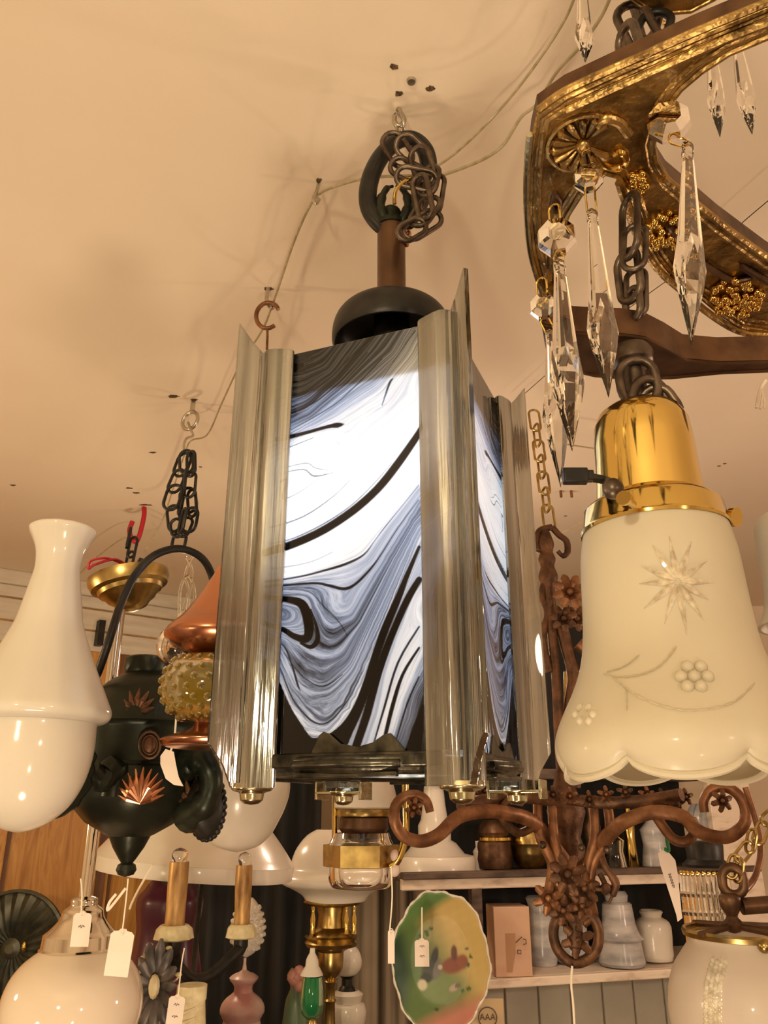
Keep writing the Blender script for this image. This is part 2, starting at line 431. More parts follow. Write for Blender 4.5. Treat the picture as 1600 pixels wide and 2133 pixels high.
def dens(l,st=22):
    o=[]
    for p,q in zip(l,l[1:]):
        n=max(1,int(math.hypot(q[0]-p[0],q[1]-p[1])/st))
        for k in range(n): o.append((p[0]+(q[0]-p[0])*k/n,p[1]+(q[1]-p[1])*k/n))
    o.append(l[-1]); return o
for s,l in lines:
    for p in dens(l): pts.append(p); val.append(s)
pts.append((608,1285)); val.append(.86); pts.append((590,1280)); val.append(.88)
A=np.array(pts,float)/100; V=np.array(val)
def phi(D2): return np.where(D2>1e-12,.5*D2*np.log(np.maximum(D2,1e-12)),0)
D2=((A[:,None]-A[None])**2).sum(-1); n=len(A)
K=np.zeros((n+3,n+3)); K[:n,:n]=phi(D2)+np.eye(n)*.004; K[:n,n]=1; K[:n,n+1:]=A; K[n,:n]=1; K[n+1:,:n]=A.T
W=np.linalg.solve(K,np.concatenate([V,np.zeros(3)]))
def field(Q):
    Q=Q/100; d=((Q[:,None]-A[None])**2).sum(-1)
    return phi(d)@W[:n]+W[n]+Q@W[n+1:]
strokes=[[(560,1154,7),(575,1148,8),(620,1133,8),(680,1105,8),(740,1065,8),(790,1020,8),(830,970,8),(868,915,7),(882,893,7)],
[(585,917,5),(600,913,5),(640,903,3.5),(690,889,3.5),(710,886,5),(724,884,0)],
[(560,1244,4),(573,1246,5),(610,1249,6.5),(636,1258,9),(648,1285,10),(651,1318,9),(643,1331,8),(620,1325,6),(600,1312,5),(573,1303,4),(560,1300,4)],
[(598,905,.4),(700,845,.8),(760,790,.9),(800,748,.6)],[(597,870,.6),(660,840,.9),(720,790,.9),(770,735,.6)],[(595,938,.5),(660,912,.3)],[(570,1135,.4),(620,1121,.7),(680,1092,.8),(735,1055,.6),(780,1012,.3),(820,965,0)],
[(570,1101,.8),(640,1076,.8),(700,1035,.4),(735,1000,0)],[(573,1186,.4),(650,1172,.2),(700,1150,0)],[(595,1228,.2),(650,1232,.8),(680,1262,.9),(712,1295,.8),(730,1325,.3)],[(570,1330,1),(600,1345,1.2),(618,1390,1.6),(628,1425,1.8),(634,1440,.5)],[(600,1360,.6),(640,1410,.8),(680,1430,.8),(720,1405,.4)],[(566,1368,.8),(592,1392,1),(618,1455,1.2),(655,1500,1.2),(690,1505,1),(730,1460,.8),(760,1400,.4)],
[(655,1270,1.5),(668,1310,3),(668,1335,5),(655,1348,4),(635,1340,2)],
[(562,1385,10),(572,1425,20),(580,1475,32),(594,1525,44),(645,1562,28),(695,1556,26),(730,1516,14),(754,1470,10),(772,1420,9),(788,1365,8),(807,1310,8),(832,1250,7),(851,1200,5),(876,1140,3)],
[(745,1565,8),(751,1545,8),(770,1487,8),(793,1400,8),(821,1322,7),(852,1250,7),(876,1208,6)],
[(779,1565,1),(805,1475,2),(833,1381,2),(876,1306,1.5)],
[(800,1565,3),(821,1475,4),(843,1405,3),(876,1350,2)],
[(824,1560,1),(852,1466,1.5),(876,1410,1)],
[(884,1470,3),(874,1520,10),(862,1575,18)],
[(560,1213,1.5),(634,1201,1.5),(681,1189,2),(727,1175,2.5),(763,1156,1.5),(786,1126,.5),(805,1100,.8),(845,1050,.5),(875,1012,.5)],
[(560,1223,2),(657,1215,2),(692,1220,2.5),(723,1227,3),(746,1217,2.5),(774,1189,2),(798,1156,1.2),(833,1100,.8),(875,1042,.6)],
[(590,765,6),(612,768,10),(636,760,4)],
[(598,975,.2),(645,965,.5),(664,975,.6),(690,980,0)],[(598,985,.2),(640,978,.8),(662,992,1),(700,985,0)],
[(592,1005,2),(602,1000,1),(596,1030,1.5),(600,1040,.5),(640,1020,0),(700,975,-.6)],
[(800,845,.5),(815,800,2),(822,790,1)],
[(603,835,-.5),(680,800,.2),(740,740,.6),(785,700,1.5)],[(800,790,0),(850,715,.3),(868,690,.6)]]
def inkdist(Q):
    best=np.full(len(Q),60.0)
    for st in strokes:
        for (x0,y0,w0),(x1,y1,w1) in zip(st,st[1:]):
            d=np.array([x1-x0,y1-y0],float); L2=(d**2).sum()
            t=np.clip(((Q-[x0,y0])@d)/L2,0,1)
            c=np.array([x0,y0])+t[:,None]*d
            best=np.minimum(best,np.hypot(*(Q-c).T)-(w0+(w1-w0)*t))
    return best
NU,NV=110,330
SMOOTH=[]
for st in strokes:
    q=[tuple(v) for v in spline([Vector(p) for p in st],4)]
    SMOOTH.append(q)
strokes=SMOOTH
TK=.003
def make_panel(c0, ax, flip, nrm, NU=110, NV=330):
    """front grid + back face of one pane; flow stored per vertex"""
    verts=[];src=[]
    for j in range(NV+1):
        for i in range(NU+1):
            u=i/NU; v=j/NV
            verts.append(c0+ax*(u*SIDE)+Vector((0,0,ZB+(ZT-ZB)*v)))
            uu=1-u if flip else u
            w=Nc-a2*(.187*(1-uu))+Vector((0,0,ZB+(ZT-ZB)*v)); src.append(proj(w))
    faces=[(j*(NU+1)+i,j*(NU+1)+i+1,(j+1)*(NU+1)+i+1,(j+1)*(NU+1)+i) for j in range(NV) for i in range(NU)]
    Q=np.array(src)
    fl=np.concatenate([field(Q[i:i+4000]) for i in range(0,len(Q),4000)]); ik=inkdist(Q)
    o=mk('glass_panel',verts,faces,M['swirl'],lan)
    md=o.modifiers.new('thickness','SOLIDIFY'); md.thickness=TK; md.offset=0
    for nm,arr in (('flow',np.clip(fl,0,1.25)),('inkdist',ik),('along',Q[:,0]*.006+Q[:,1]*.004)):
        at=o.data.attributes.new(nm,'FLOAT','POINT'); at.data.foreach_set('value',arr.astype(np.float32))
    return o
make_panel(Lc,a2,False,-b2,190,560); make_panel(Nc,b2,True,a2); make_panel(Rc,-a2,False,b2,60,170); make_panel(Bc,-b2,True,-a2,60,170)
# --- corner posts: fin + two coved wings
def post(c, diag):
    lat=Vector((-diag.y,diag.x,0))
    half=[(.036,0.0),(.036,.0026),(.033,.0032),(.022,.0032),(.014,.0036),(.0105,.0032),(.0085,.0048),(.0095,.0085),(.0075,.014),(.002,.0185),(-.006,.0225),(-.0120,.0258),(-.0155,.0258),(-.017,.0235),(-.0125,.020),(-.0045,.0145),(.001,.009),(.003,.004),(.003,0)]
    prof=half[:-1]+[(p,-q) for p,q in half[::-1][:-1]]
    def top(p):
        t=min(max((p-.006)/.030,0),1); return ZT+.003+.031*t**1.45-max(0,-.002-p)*.15
    def bot(p):
        t=min(max((p-.014)/.022,0),1); return EZ+.0165+.036*t**.7
    nseg=3
    rows=[]
    verts=[];faces=[]
    K=len(prof)
    for s in range(nseg+1):
        for p,q in prof:
            w=c+diag*p+lat*q
            z=bot(p)+(top(p)-bot(p))*s/nseg
            verts.append(Vector((w.x,w.y,z)))
    for s in range(nseg):
        for k in range(K):
            faces.append((s*K+k,s*K+(k+1)%K,(s+1)*K+(k+1)%K,(s+1)*K+k))
    # caps as strips between mirrored points
    H=len(half)-1
    for base in (0,nseg*K):
        for k in range(H-1):
            x=[base+k+1,base+k+2 if k+2<=H else base+H, base+(K-k-2)%K, base+(K-k-1)%K]
            # pair half index i with K-i
        for i in range(0,H):
            j=i+1
            q=[base+i,base+j,base+(K-j)%K,base+(K-i)%K]
            u=[]
            for z in q:
                if z not in u: u.append(z)
            if len(u)>=3: faces.append(tuple(u))
    o=mk('corner_post',verts,faces,M['lucite'],lan); bevel(o,.0006,2); return o
dg={'N':(a2-b2).normalized(),'L':(-a2-b2).normalized(),'R':(a2+b2).normalized(),'B':(-a2+b2).normalized()}
corners={'N':Nc,'L':Lc,'R':Rc,'B':Bc}
for k in 'NLRB': post(corners[k],dg[k])
# --- bottom ring with slots
zr=EZ+.021
ring=MB()
seg=64
zr=EZ+.028
ring.add(lathe(Cc.x,Cc.y,[(zr,.1125),(zr+.004,.115),(zr+.010,.115),(zr+.012,.1125),(zr+.012,.100),(zr+.003,.098),(zr,.0985),(zr-.0025,.102),(zr-.0025,.110),(zr,.1125)],seg))
ring.add(lathe(Cc.x,Cc.y,[(zr,.083),(zr+.006,.082),(zr+.006,.073),(zr,.071),(zr-.002,.075),(zr,.083)],seg))
for k in range(8):
    a=TH+math.pi/8+k*math.pi/4
    for da in (-.17,-.085,0,.085,.17) if k%2==9 else (-.06,.06):
        c=Vector((Cc.x+.091*math.cos(a+da),Cc.y+.091*math.sin(a+da),zr+.002))
        ring.add(box(c,.026,.014,.005,a+da))
for k in range(4):
    a=TH+math.pi/2*k
    c=Vector((Cc.x+.106*math.cos(a),Cc.y+.106*math.sin(a),zr-.003))
    ring.add(box(c,.006,.09,.004,a))
for k in range(4):
    a0=TH+math.pi/2*k
    ring.add(tube([Vector((Cc.x+.1155*math.cos(a0+q*.07),Cc.y+.1155*math.sin(a0+q*.07),zr+.005)) for q in range(-6,7)],.0035,8))  # raised bars added to give the rim a highlight
bevel(ring.build('base_ring',M['pewter'],lan),.0008)
# crest tabs holding the glass on each side
cr=MB()
for c0,ax,nm in ((Lc,a2,-b2),(Nc,b2,a2),(Rc,-a2,b2),(Bc,-b2,-a2)):
    for off in (0.36,):
        m0=c0+ax*(SIDE*off); poly=[]
        for x,h in ((-.008,0),(-.006,.008),(0,.020),(.004,.023),(.010,.021),(.02,.013),(.035,.010),(.048,.013),(.058,.019),(.064,.020),(.07,.014),(.078,.004),(.08,0)):
            w=m0+ax*x+nm*.004; poly.append(Vector((w.x,w.y,ZB-.006+h)))
        bevel(mk('panel_clip',*plate(poly,nm*.002),M['pewter'],lan),.0006)
# inner rail round the foot of the glass
rl=MB()
for c0,ax,nm in ((Lc,a2,-b2),(Nc,b2,a2),(Rc,-a2,b2),(Bc,-b2,-a2)):
    c=c0+ax*(SIDE/2)+nm*.003; rl.add(box((c.x,c.y,ZB-.006),SIDE*.86,.012,.012,math.atan2(ax.y,ax.x)))
bevel(rl.build('foot_rail',M['pewter'],lan),.002)
for k in 'NLRB':
    w=corners[k]+dg[k]*(-.004)
    nut=MB(); z0=EZ+.014
    nut.add(lathe(w.x,w.y,[(z0+.006,0),(z0+.006,.017),(z0+.002,.018),(z0,.017),(z0-.002,.0105),(z0-.008,.0095),(z0-.0105,.006),(z0-.0115,0)],24))
    if k in 'RB':
        nut.add(box((w.x,w.y,z0+.001),.052,.03,.003,TH)); 
        for s in (-1,1):
            cc=w+a2*(s*.025); nut.add(box((cc.x,cc.y,z0+.003),.003,.03,.018,TH))
    bevel(nut.build('post_nut',M['nickel'],lan),.0006)
# --- top: frame, shade disc, dished cap, stem
tp=MB()
for c0,ax in ((Lc,a2),(Nc,b2),(Rc,-a2),(Bc,-b2)):
    cin=c0+ax*(SIDE/2)+(Cc-(c0+ax*(SIDE/2)))*.09
    tp.add(box((cin.x,cin.y,ZT-.010),SIDE*.93,.006,.012,math.atan2(ax.y,ax.x)))
for r in (TH+math.pi/4,TH-math.pi/4): tp.add(box((Cc.x,Cc.y,ZT-.004),SIDE*1.36,.018,.006,r))
tp.build('top_frame',M['black'],lan)
zd=EZ+.383
v,f=plate([Vector((Cc.x,Cc.y,zd))+a2*(x*.0925)+b2*(y*.0925) for x,y in ((-1,-1),(1,-1),(1,1),(-1,1))],(0,0,.004))
mk('inner_shield',v,f,M['black'],lan,False)
z1=EZ+.5
mk('cap',*lathe(Cc.x,Cc.y,smoothprof([(z1+.030,.014),(z1+.029,.030),(z1+.026,.050),(z1+.018,.061),(z1+.006,.066),(z1-.010,.067),(z1-.016,.064),(z1-.006,.061),(z1+.006,.055),(z1+.014,.04),(z1+.016,.014)],3),64),M['black'],lan)
mk('cap_hub',*lathe(Cc.x,Cc.y,[(z1+.016,0),(z1+.014,.02),(ZT,.02),(ZT-.004,0)],24),M['black'],lan)
zs0,zs1=EZ+.528,EZ+.642
mk('stem',*lathe(Cc.x,Cc.y,[(zs0,.0),(zs0,.020),(zs0+.004,.0195),(zs0+.006,.0165),(zs1-.004,.0165),(zs1,.0172),(zs1+.004,.0165),(zs1+.006,0)],40),M['brownrod'],lan)
# --- looped bail with fluted band
def pA(x,y,Y=None): return P(x,y,Y or Cc.y)
Yb=Cc.y
bp=[P(822,482,Yb),P(795,470,Yb-.004),P(772,440,Yb-.008),P(766,405,Yb-.010),P(775,362,Yb-.008),P(797,322,Yb-.004),P(828,294,Yb),P(860,290,Yb+.006),P(885,312,Yb+.012),P(893,350,Yb+.016),P(885,395,Yb+.016),P(868,435,Yb+.010),P(845,465,Yb+.004)]
bl=MB(); sp=spline(bp,6)
bl.add(tube(sp,.0082,14,flat=1.35,flatdir=(0,1,0)))
for off in (-.0075,0,.0075):
    bl.add(tube([q+Vector((off*.35,-.006,off*.5)) for q in sp],.0022,6))
bl.build('hanging_loop',M['black'],lan)
lf=MB()
for s,x0 in ((-1,800),(1,862)):
    lf.add(tube(spline([P(822+s*4,478,Yb),P(822+s*22,455,Yb-.008),P(822+s*30,425,Yb-.01),P(822+s*18,395,Yb-.008),P(822+s*4,388,Yb-.004)],5),[.009,.008,.006,.004,.002],10))
lf.add(lathe(Cc.x,Cc.y,smoothprof([(zs1+.002,.0185),(zs1+.008,.019),(zs1+.012,.014),(zs1+.022,.013),(zs1+.030,.010),(zs1+.036,0)],3),24))
lf.build('leaf_collar',M['bronze'],lan)
w=P(848,487,Yb-.02)
sc_=MB(); sc_.add(ball(w,.0052)); sc_.add(tube([w,w+Vector((0,.02,0))],.003,8)); sc_.build('set_screw',M['copper'],lan)
# --- lamp inside
bc=Vector((Cc.x+.012,Cc.y-.012,EZ+.315))
mk('light_bulb',*lathe(bc.x,bc.y,smoothprof([(bc.z+.055,.0),(bc.z+.052,.012),(bc.z+.035,.014),(bc.z+.012,.026),(bc.z-.012,.030),(bc.z-.030,.020),(bc.z-.037,0)],4),32),emis('lit_bulb',(.93,.965,1.0),LAMP),lan)
mk('lamp_socket',*lathe(bc.x,bc.y,[(zd,0),(zd,.018),(bc.z+.05,.018),(bc.z+.045,.014),(bc.z+.045,0)],24),M['ivory'],lan)

# ================================================================ chain the lantern hangs by
ch=thing('tangled_chain','tangled brown steel chain gathered on the loop above the swirled glass lantern','chain',P(833,250,.78))
LK=[((831,252),(-.25,0,1),(1,.4,0),.040,.022,.0030,'zinc',.79),
    ((815,300),(.45,0,1),(.3,1,.3),.044,.024,.0032,'zinc',.78),
    ((828,312),(.6,.2,-1),(.2,1,0),.055,.030,.0036,'darkchain',.745),
    ((862,318),(.8,.3,-.7),(.2,1,.4),.056,.030,.0036,'darkchain',.735),
    ((880,345),(.3,.2,-1),(.6,1,0),.055,.028,.0036,'darkchain',.73),
    ((868,372),(1,0,-.25),(0,1,.5),.055,.026,.0036,'darkchain',.725),
    ((892,378),(.2,0,1),(.5,1,0),.050,.028,.0036,'darkchain',.728),
    ((880,410),(-.15,0,1),(.7,1,0),.070,.022,.0038,'darkchain',.722),
    ((902,405),(.15,0,1),(.2,1,0),.066,.026,.0036,'darkchain',.73),
    ((885,440),(.55,0,1),(.3,1,0),.052,.028,.0036,'darkchain',.728),
    ((880,468),(.8,0,.6),(0,1,.2),.056,.026,.0036,'darkchain',.73),
    ((858,478),(.7,0,.5),(.1,1,.3),.040,.024,.0036,'darkchain',.725),
    ((848,355),(.9,0,-.6),(.2,1,.2),.050,.026,.0036,'darkchain',.74)]
for (x,y),d,nn,L_,W_,r_,mm,Y_ in LK:
    mk('chain_link',*linkmesh(P(x,y,Y_),d,nn,L_*.88,W_*.86,r_*.84,10),M[mm],ch)
mk('wire_loop',*tube(spline([P(822,425,.735),P(824,400,.73),P(838,382,.728),P(858,372,.73),P(900,362,.75)],6),.0022,8),M['brass'],ch)
# ceiling hook over the lantern
def hook(name,label,pts,r,m,Y=None,cat='hook'):
    q=[PZ(x,y,z) for x,y,z in pts]; q=[Vector(v) for v in q]
    v,f=tube(spline(q,6),r,10)
    o=mk(name,v,f,m); return tag(o,label,cat)
hk=[Vector((P(833,198,.80).x,.80,EZ+CEIL+.004)),P(832,215,.797),P(829,232,.792),P(838,240,.788),P(842,252,.785),P(832,262,.783),P(822,255,.783),P(822,243,.785)]
tag(mk('ceiling_hook',*tube(spline(hk,6),.0032,10),M['zinc']),'grey steel screw hook in ceiling directly above the swirled glass lantern','hook')
# ================================================================ gilt chandelier, top right
gz=.50
chd=thing('chandelier','antique gilt openwork cast chandelier with hanging crystal prisms at top right','chandelier',PZ(1330,430,gz))
def platez(px, z, up):
    pts=[PZ(x,y,z) for x,y in px]; return plate(pts,(0,0,up))
frame_px=[(1122,238),(1180,197),(1300,142),(1450,75),(1560,30),(1680,-20),(1700,30),(1600,78),(1520,112),(1462,150),(1420,186),(1392,222),(1372,262),(1362,300),(1368,335),(1392,372),(1440,412),(1500,462),(1600,535),(1720,610),(1700,690),(1600,692),(1545,684),(1500,655),(1462,622),(1400,588),(1362,540),(1338,492),(1322,442),(1305,400),(1286,368),(1262,362),(1236,378),(1210,408),(1186,446),(1170,486),(1160,530),(1160,580),(1172,630),(1190,680),(1172,690),(1150,660),(1128,600),(1108,520),(1100,450),(1102,360),(1110,290)]
def offs(px, d):
    """offset a closed photo outline inward by d"""
    n=len(px); A_=sum(px[i][0]*px[(i+1)%n][1]-px[(i+1)%n][0]*px[i][1] for i in range(n)); sg=1 if A_>0 else -1
    out=[]
    for i in range(n):
        x0,y0=px[i-1];x1,y1=px[(i+1)%n]; dx,dy=x1-x0,y1-y0; l=math.hypot(dx,dy) or 1
        out.append((px[i][0]-dy/l*d*sg,px[i][1]+dx/l*d*sg))
    return out
def frame_piece(name, px, z, up, m='gilt', beads=((3,.0030),(13,.0022),(21,.0030))):
    pts=spline([PZ(x,y,z) for x,y in px],3,closed=True) if name=='x' else [PZ(x,y,z) for x,y in px]
    v,f=plate(pts,(0,0,up)); n=len(pts)
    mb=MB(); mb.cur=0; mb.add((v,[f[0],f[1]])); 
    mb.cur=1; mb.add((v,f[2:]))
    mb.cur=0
    for d,r in beads:
        q=[PZ(x,y,z+.0006) for x,y in offs(px,d)]
        mb.add(tube(q,r,8,closed=True))
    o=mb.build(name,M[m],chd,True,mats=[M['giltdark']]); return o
frame_piece('upper_frame',frame_px,gz,.020)
tier_px=[(1130,672),(1200,690),(1300,694),(1345,700),(1390,722),(1430,746),(1500,752),(1600,750),(1760,745),(1760,768),(1600,774),(1500,778),(1400,788),(1320,790),(1240,784),(1180,770),(1140,730)]
frame_piece('lower_frame',tier_px,.362,.024,'giltdark',((3,.0022),))
# raised gilt rail on the lower frame and posts tying both frames
rail=[PZ(x,y,z) for x,y,z in ((1205,672,.383),(1260,664,.384),(1330,668,.385),(1390,690,.385),(1440,728,.384),(1520,738,.383),(1700,735,.383))]
mk('frame_moulding',*tube(spline(rail,5),.0045,10),M['gilt'],chd)
mk('frame_moulding',*tube(spline([PZ(x,y-8,gz+.002) for x,y in frame_px[0:6]],4),.0035,8),M['gilt'],chd)
mk('frame_post',*tube(spline([PZ(1150,600,gz),PZ(1170,640,.45),PZ(1200,680,.38)],5),[.008,.007,.009],10),M['gilt'],chd)
mk('frame_moulding',*tube(spline([PZ(x,y,gz-.001) for x,y in ((1104,280),(1098,360),(1098,450),(1106,530),(1126,600),(1140,640))],5),.003,8),M['nickel'],chd)
# upper-most band glimpsed at the top edge
frame_piece('crown_frame',[(1260,-30),(1310,-5),(1350,22),(1395,30),(1440,26),(1490,0),(1540,-40)],.62,.016,'gilt',((3,.002),))
# shell and scroll reliefs
def fan(cx,cy,z,R,n,a0,a1,m,name='shell_ornament'):
    c=PZ(cx,cy,z); mb=MB()
    for k in range(n):
        a=math.radians(a0+(a1-a0)*k/(n-1)); d=Vector((math.cos(a),-math.sin(a),0))
        mb.add(tube([c+d*R*.25,c+d*R*.6-Vector((0,0,.001)),c+d*R*.92-Vector((0,0,.001)),c+d*R],[.0010,.0028,.0040,.001],8,flat=1,flatdir=(0,0,1)))
    rim=[c+Vector((math.cos(math.radians(a)),-math.sin(math.radians(a)),0))*R*1.08 for a in range(int(a0)-6,int(a1)+8,8)]
    mb.add(tube(rim,.0022,6)); mb.add(ball(c-Vector((0,0,.002)),R*.25))
    return mb.build(name,m,chd)
fan(1215,300,gz-.001,.026,13,60,330,M['gilt'])
def scroll(pxs,z,r,m,name='scroll_relief'):
    return mk(name,*tube(spline([PZ(x,y,z) for x,y in pxs],5),r,8),m,chd)
scroll([(1155,400),(1150,430),(1162,440),(1166,420),(1155,405)],gz-.002,.0022,M['giltdark'])
scroll([(1245,322),(1262,345),(1290,350),(1305,335),(1295,318),(1280,325)],gz-.002,.003,M['goldbead'])
scroll([(1310,280),(1290,255),(1262,248),(1246,262)],gz-.002,.004,M['gilt'])
scroll([(1160,440),(1152,500),(1150,560)],gz-.003,.0035,M['gilt'])
scroll([(1180,230),(1300,176),(1420,122),(1520,78),(1620,40)],gz-.003,.0032,M['gilt'])
scroll([(1380,372),(1450,425),(1540,495),(1640,565)],gz-.003,.0035,M['gilt'])
scroll([(1395,470),(1430,520),(1480,560),(1530,585),(1570,575),(1545,556),(1620,600)],gz-.003,.003,M['giltdark'])
scroll([(1290,380),(1310,440),(1330,495),(1370,560),(1420,605),(1480,655),(1540,690),(1600,698),(1680,700)],gz-.004,.0038,M['gilt'])
def cluster(cx,cy,z,rx,ry,n,rr,name='grape_cluster'):
    mb=MB(); 
    for k in range(n):
        a=random.random()*6.28; q=math.sqrt(random.random())
        p=PZ(cx+rx*q*math.cos(a),cy+ry*q*math.sin(a),z); p.z-=random.random()*.003
        mb.add(ball(p,rr*random.uniform(.7,1.2),8,5))
    return mb.build(name,M['goldbead'],chd)
cluster(1330,378,gz-.001,20,22,24,.0036)
cluster(1385,480,gz-.001,42,40,60,.0036)
cluster(1430,545,gz-.001,30,30,30,.0036)
cluster(1535,618,gz-.002,55,38,80,.0042)
# chandelier's own chain and the hanger to the lower frame
def clink(x,y,z,d,nn,L_,W_,r_,m='darkchain'):
    mk('chain_link',*linkmesh(PZ(x,y,z),d,nn,L_,W_,r_,10),M[m],chd)
clink(1312,470,.46,(.1,0,1),(1,.3,0),.062,.022,.0032); clink(1322,515,.44,(.15,0,1),(.5,1,0),.045,.018,.0026)
clink(1310,575,.42,(0,0,1),(1,.6,0),.048,.022,.0034); clink(1325,610,.405,(.1,0,1),(.6,1,0),.046,.016,.0026); clink(1318,635,.393,(.05,0,1),(1,.4,0),.030,.018,.003)
clink(1345,20,.66,(-.1,0,1),(1,.3,0),.06,.024,.0036); clink(1330,60,.60,(-.25,0,1),(.2,1,0),.055,.024,.0036); clink(1362,55,.60,(.4,0,1),(.3,1,0),.035,.024,.0036,'black')
clink(1315,110,.53,(-.1,0,1),(1,.3,0),.05,.02,.0036); clink(1350,-25,.70,(0,0,1),(.2,1,0),.06,.024,.0036)
# crystals
def spear(x0,y0,xw,yw,x1,y1,hw,Y,bead=None,lab=None,bhw=40):
    p0,pw,p1=P(x0,y0,Y),P(xw,yw,Y),P(x1,y1,Y)
    d=(p1-p0); L_=d.length; d.normalize(); t=T(yw,Y)
    ax=d.orthogonal().normalized(); bx=d.cross(ax)
    k=(pw-p0).length/L_; R=hw/F*t
    st=[(0,R*.30),(.015,R*.42),(.05,R*.44),(.07,R*.40),(k*.8,R*.86),(k,R),(k+(1-k)*.25,R*.82),(k+(1-k)*.93,R*.10),(1,0.0002)]
    v=[];f=[]; S=6
    for i,(s,r) in enumerate(st):
        off=(math.pi/S if i in (5,6) else 0)
        for q in range(S):
            a=2*math.pi*q/S+.35+off
            v.append(p0+d*(s*L_)+ax*(r*math.cos(a))+bx*(r*.72*math.sin(a)))
    for i in range(len(st)-1):
        tw=(st[i][0]<k-.001 and i==4)
        for q in range(S):
            a_,b_,c_,d_=i*S+q,i*S+(q+1)%S,(i+1)*S+(q+1)%S,(i+1)*S+q
            if i in (4,5,6): f+= [(a_,b_,d_),(b_,c_,d_)]
            else: f.append((a_,b_,c_,d_))
    f.append(tuple(range(S))[::-1]); f.append(tuple((len(st)-1)*S+q for q in range(S)))
    o=mk('crystal_prism',v,f,M['crystal'],chd,False)
    pin=MB(); top=p0
    if bead:
        bx_,by_=bead; c=P(bx_,by_,Y); r=bhw/F*T(by_,Y); v=[];f=[]
        st=[(-.45,.5),(-.28,.92),(0,1.0),(.28,.92),(.45,.5)]
        fx=Vector((.25,1,0)).normalized(); rx=Vector((1,-.25,0)).normalized(); uz=Vector((0,0,1))
        for s,rr in st:
            for q in range(8):
                a=2*math.pi*q/8+.39
                v.append(c+fx*(s*r*1.1)+rx*(r*rr*math.cos(a))+uz*(r*rr*1.08*math.sin(a)))
        for i in range(4):
            for q in range(8): f.append((i*8+q,i*8+(q+1)%8,(i+1)*8+(q+1)%8,(i+1)*8+q))
        f.append(tuple(range(8))[::-1]); f.append(tuple(32+q for q in range(8)))
        mk('crystal_bead',v,f,M['crystal'],chd,False)
        lo=c-Vector((0,0,r*1.0)); pin.add(linkmesh((lo+p0)/2,(p0-lo)+Vector((0,0,1e-4)),(.3,1,0),max((p0-lo).length*1.3,.009),.007,.0008,6))
        top=c+Vector((0,0,r*1.02))
    pin.add(linkmesh(top+Vector((0,0,.007)),(0,0,1),(.8,1,0),.018,.009,.0009,6))
    pin.build('wire_pin',M['brass'],chd)
spear(1165,545,1178,790,1192,940,44,.50,(1160,495),bhw=42)
spear(1146,690,1150,870,1168,1015,34,.53,(1132,640),bhw=30)
spear(1233,440,1262,690,1268,828,40,.49,(1226,372),bhw=32)
spear(1432,300,1436,560,1440,720,42,.45,(1393,255),bhw=46)
spear(1212,-60,1215,82,1219,130,24,.42)
spear(1478,60,1492,215,1500,286,24,.50)
spear(1530,60,1553,215,1567,280,26,.52)
spear(1390,-60,1390,-20,1392,10,20,.5,(1386,22),bhw=20)
mk('crystal_bead',*ball(P(1386,24,.52),.0085,8,4,1.5),M['crystal'],chd,False)
# ================================================================ pendant shade under the chandelier
SX,SY=.203,.5625
pen=thing('pendant_light','frosted cut-glass bell shade in a polished brass holder hanging from the gilt chandelier','light',(SX,SY,P(800,850,SY).z))
for y,d,nn,L_,W_,r_ in ((752,(0,0,1),(.9,.4,0),.026,.020,.0042),):
    w=Vector((SX,SY,P(800,y,SY).z)); mk('swivel',*lathe(w.x,w.y,[(w.z+.012,0),(w.z+.012,.014),(w.z+.006,.017),(w.z-.002,.016),(w.z-.008,.009),(w.z-.05,.008),(w.z-.05,0)],20),M['darkchain'],pen)
mk('chain_link',*linkmesh((SX-.002,SY-.012,P(800,795,SY-.012).z),(-.05,0,1),(.1,1,0),.040,.028,.0036,12),M['darkchain'],pen)
mk('chain_link',*linkmesh((SX+.004,SY-.012,P(800,832,SY-.012).z),(.45,0,1),(0,1,.6),.036,.027,.0036,12),M['darkchain'],pen)
mk('chain_link',*linkmesh((SX+.014,SY-.008,P(800,845,SY-.01).z),(-.5,0,1),(.5,1,0),.034,.024,.0034,12),M['darkchain'],pen)
fit=[(846,14),(848,45),(853,66),(866,84),(888,95),(930,100),(1000,104),(1043,109),(1050,118),(1056,132),(1066,141),(1100,146),(1106,150),(1112,149),(1106,144),(1070,134)]
q=pxprof(SY,fit)
holder=mk('brass_holder',*lathe(SX,SY,q,72),M['brass'],pen)
def mod_sc(a,i,r,z):
    return r,z
gl=[(1085,139),(1120,148),(1160,156),(1210,161),(1260,165),(1310,170),(1360,178),(1400,190),(1440,208),(1480,230),(1515,247),(1540,255),(1565,258),(1590,255),(1610,246),(1622,238)]
qp=pxprof(SY,gl); qp=smoothprof(qp,4); zt_,zb_=qp[0][0],qp[-1][0]
NS=7
def mod_bell(a,i,r,z):
    t=max(0,min(1,(zt_-z)/(zt_-zb_))); w=max(0,(t-.72)/.28)
    s=abs(math.sin((a+.55)*NS/2))
    tip=1-s**.45
    bell=r*(1+.035*w*(s**.5-.5))
    zz=z+ .015*w**3*(tip)*1.0 - .004*w*math.cos((a+.55)*NS)*0
    return bell,zz
outer=qp; inner=[(z+.0006,r-.0032) for z,r in qp[::-1]]
lip=[(zb_-.004,qp[-1][1]-.0005),(zb_-.005,qp[-1][1]-.003)]
allp=outer+inner
vv,ff=lathe(SX,SY,allp,140,mod_bell)
mb=MB(); mb.add((vv,ff))
# bright polished bead on the lip
li=len(outer)-1
lipring=[vv[li*140+k]+Vector((0,0,-.0006)) for k in range(140)]
mb.add(tube(lipring,.0026,8,closed=True))
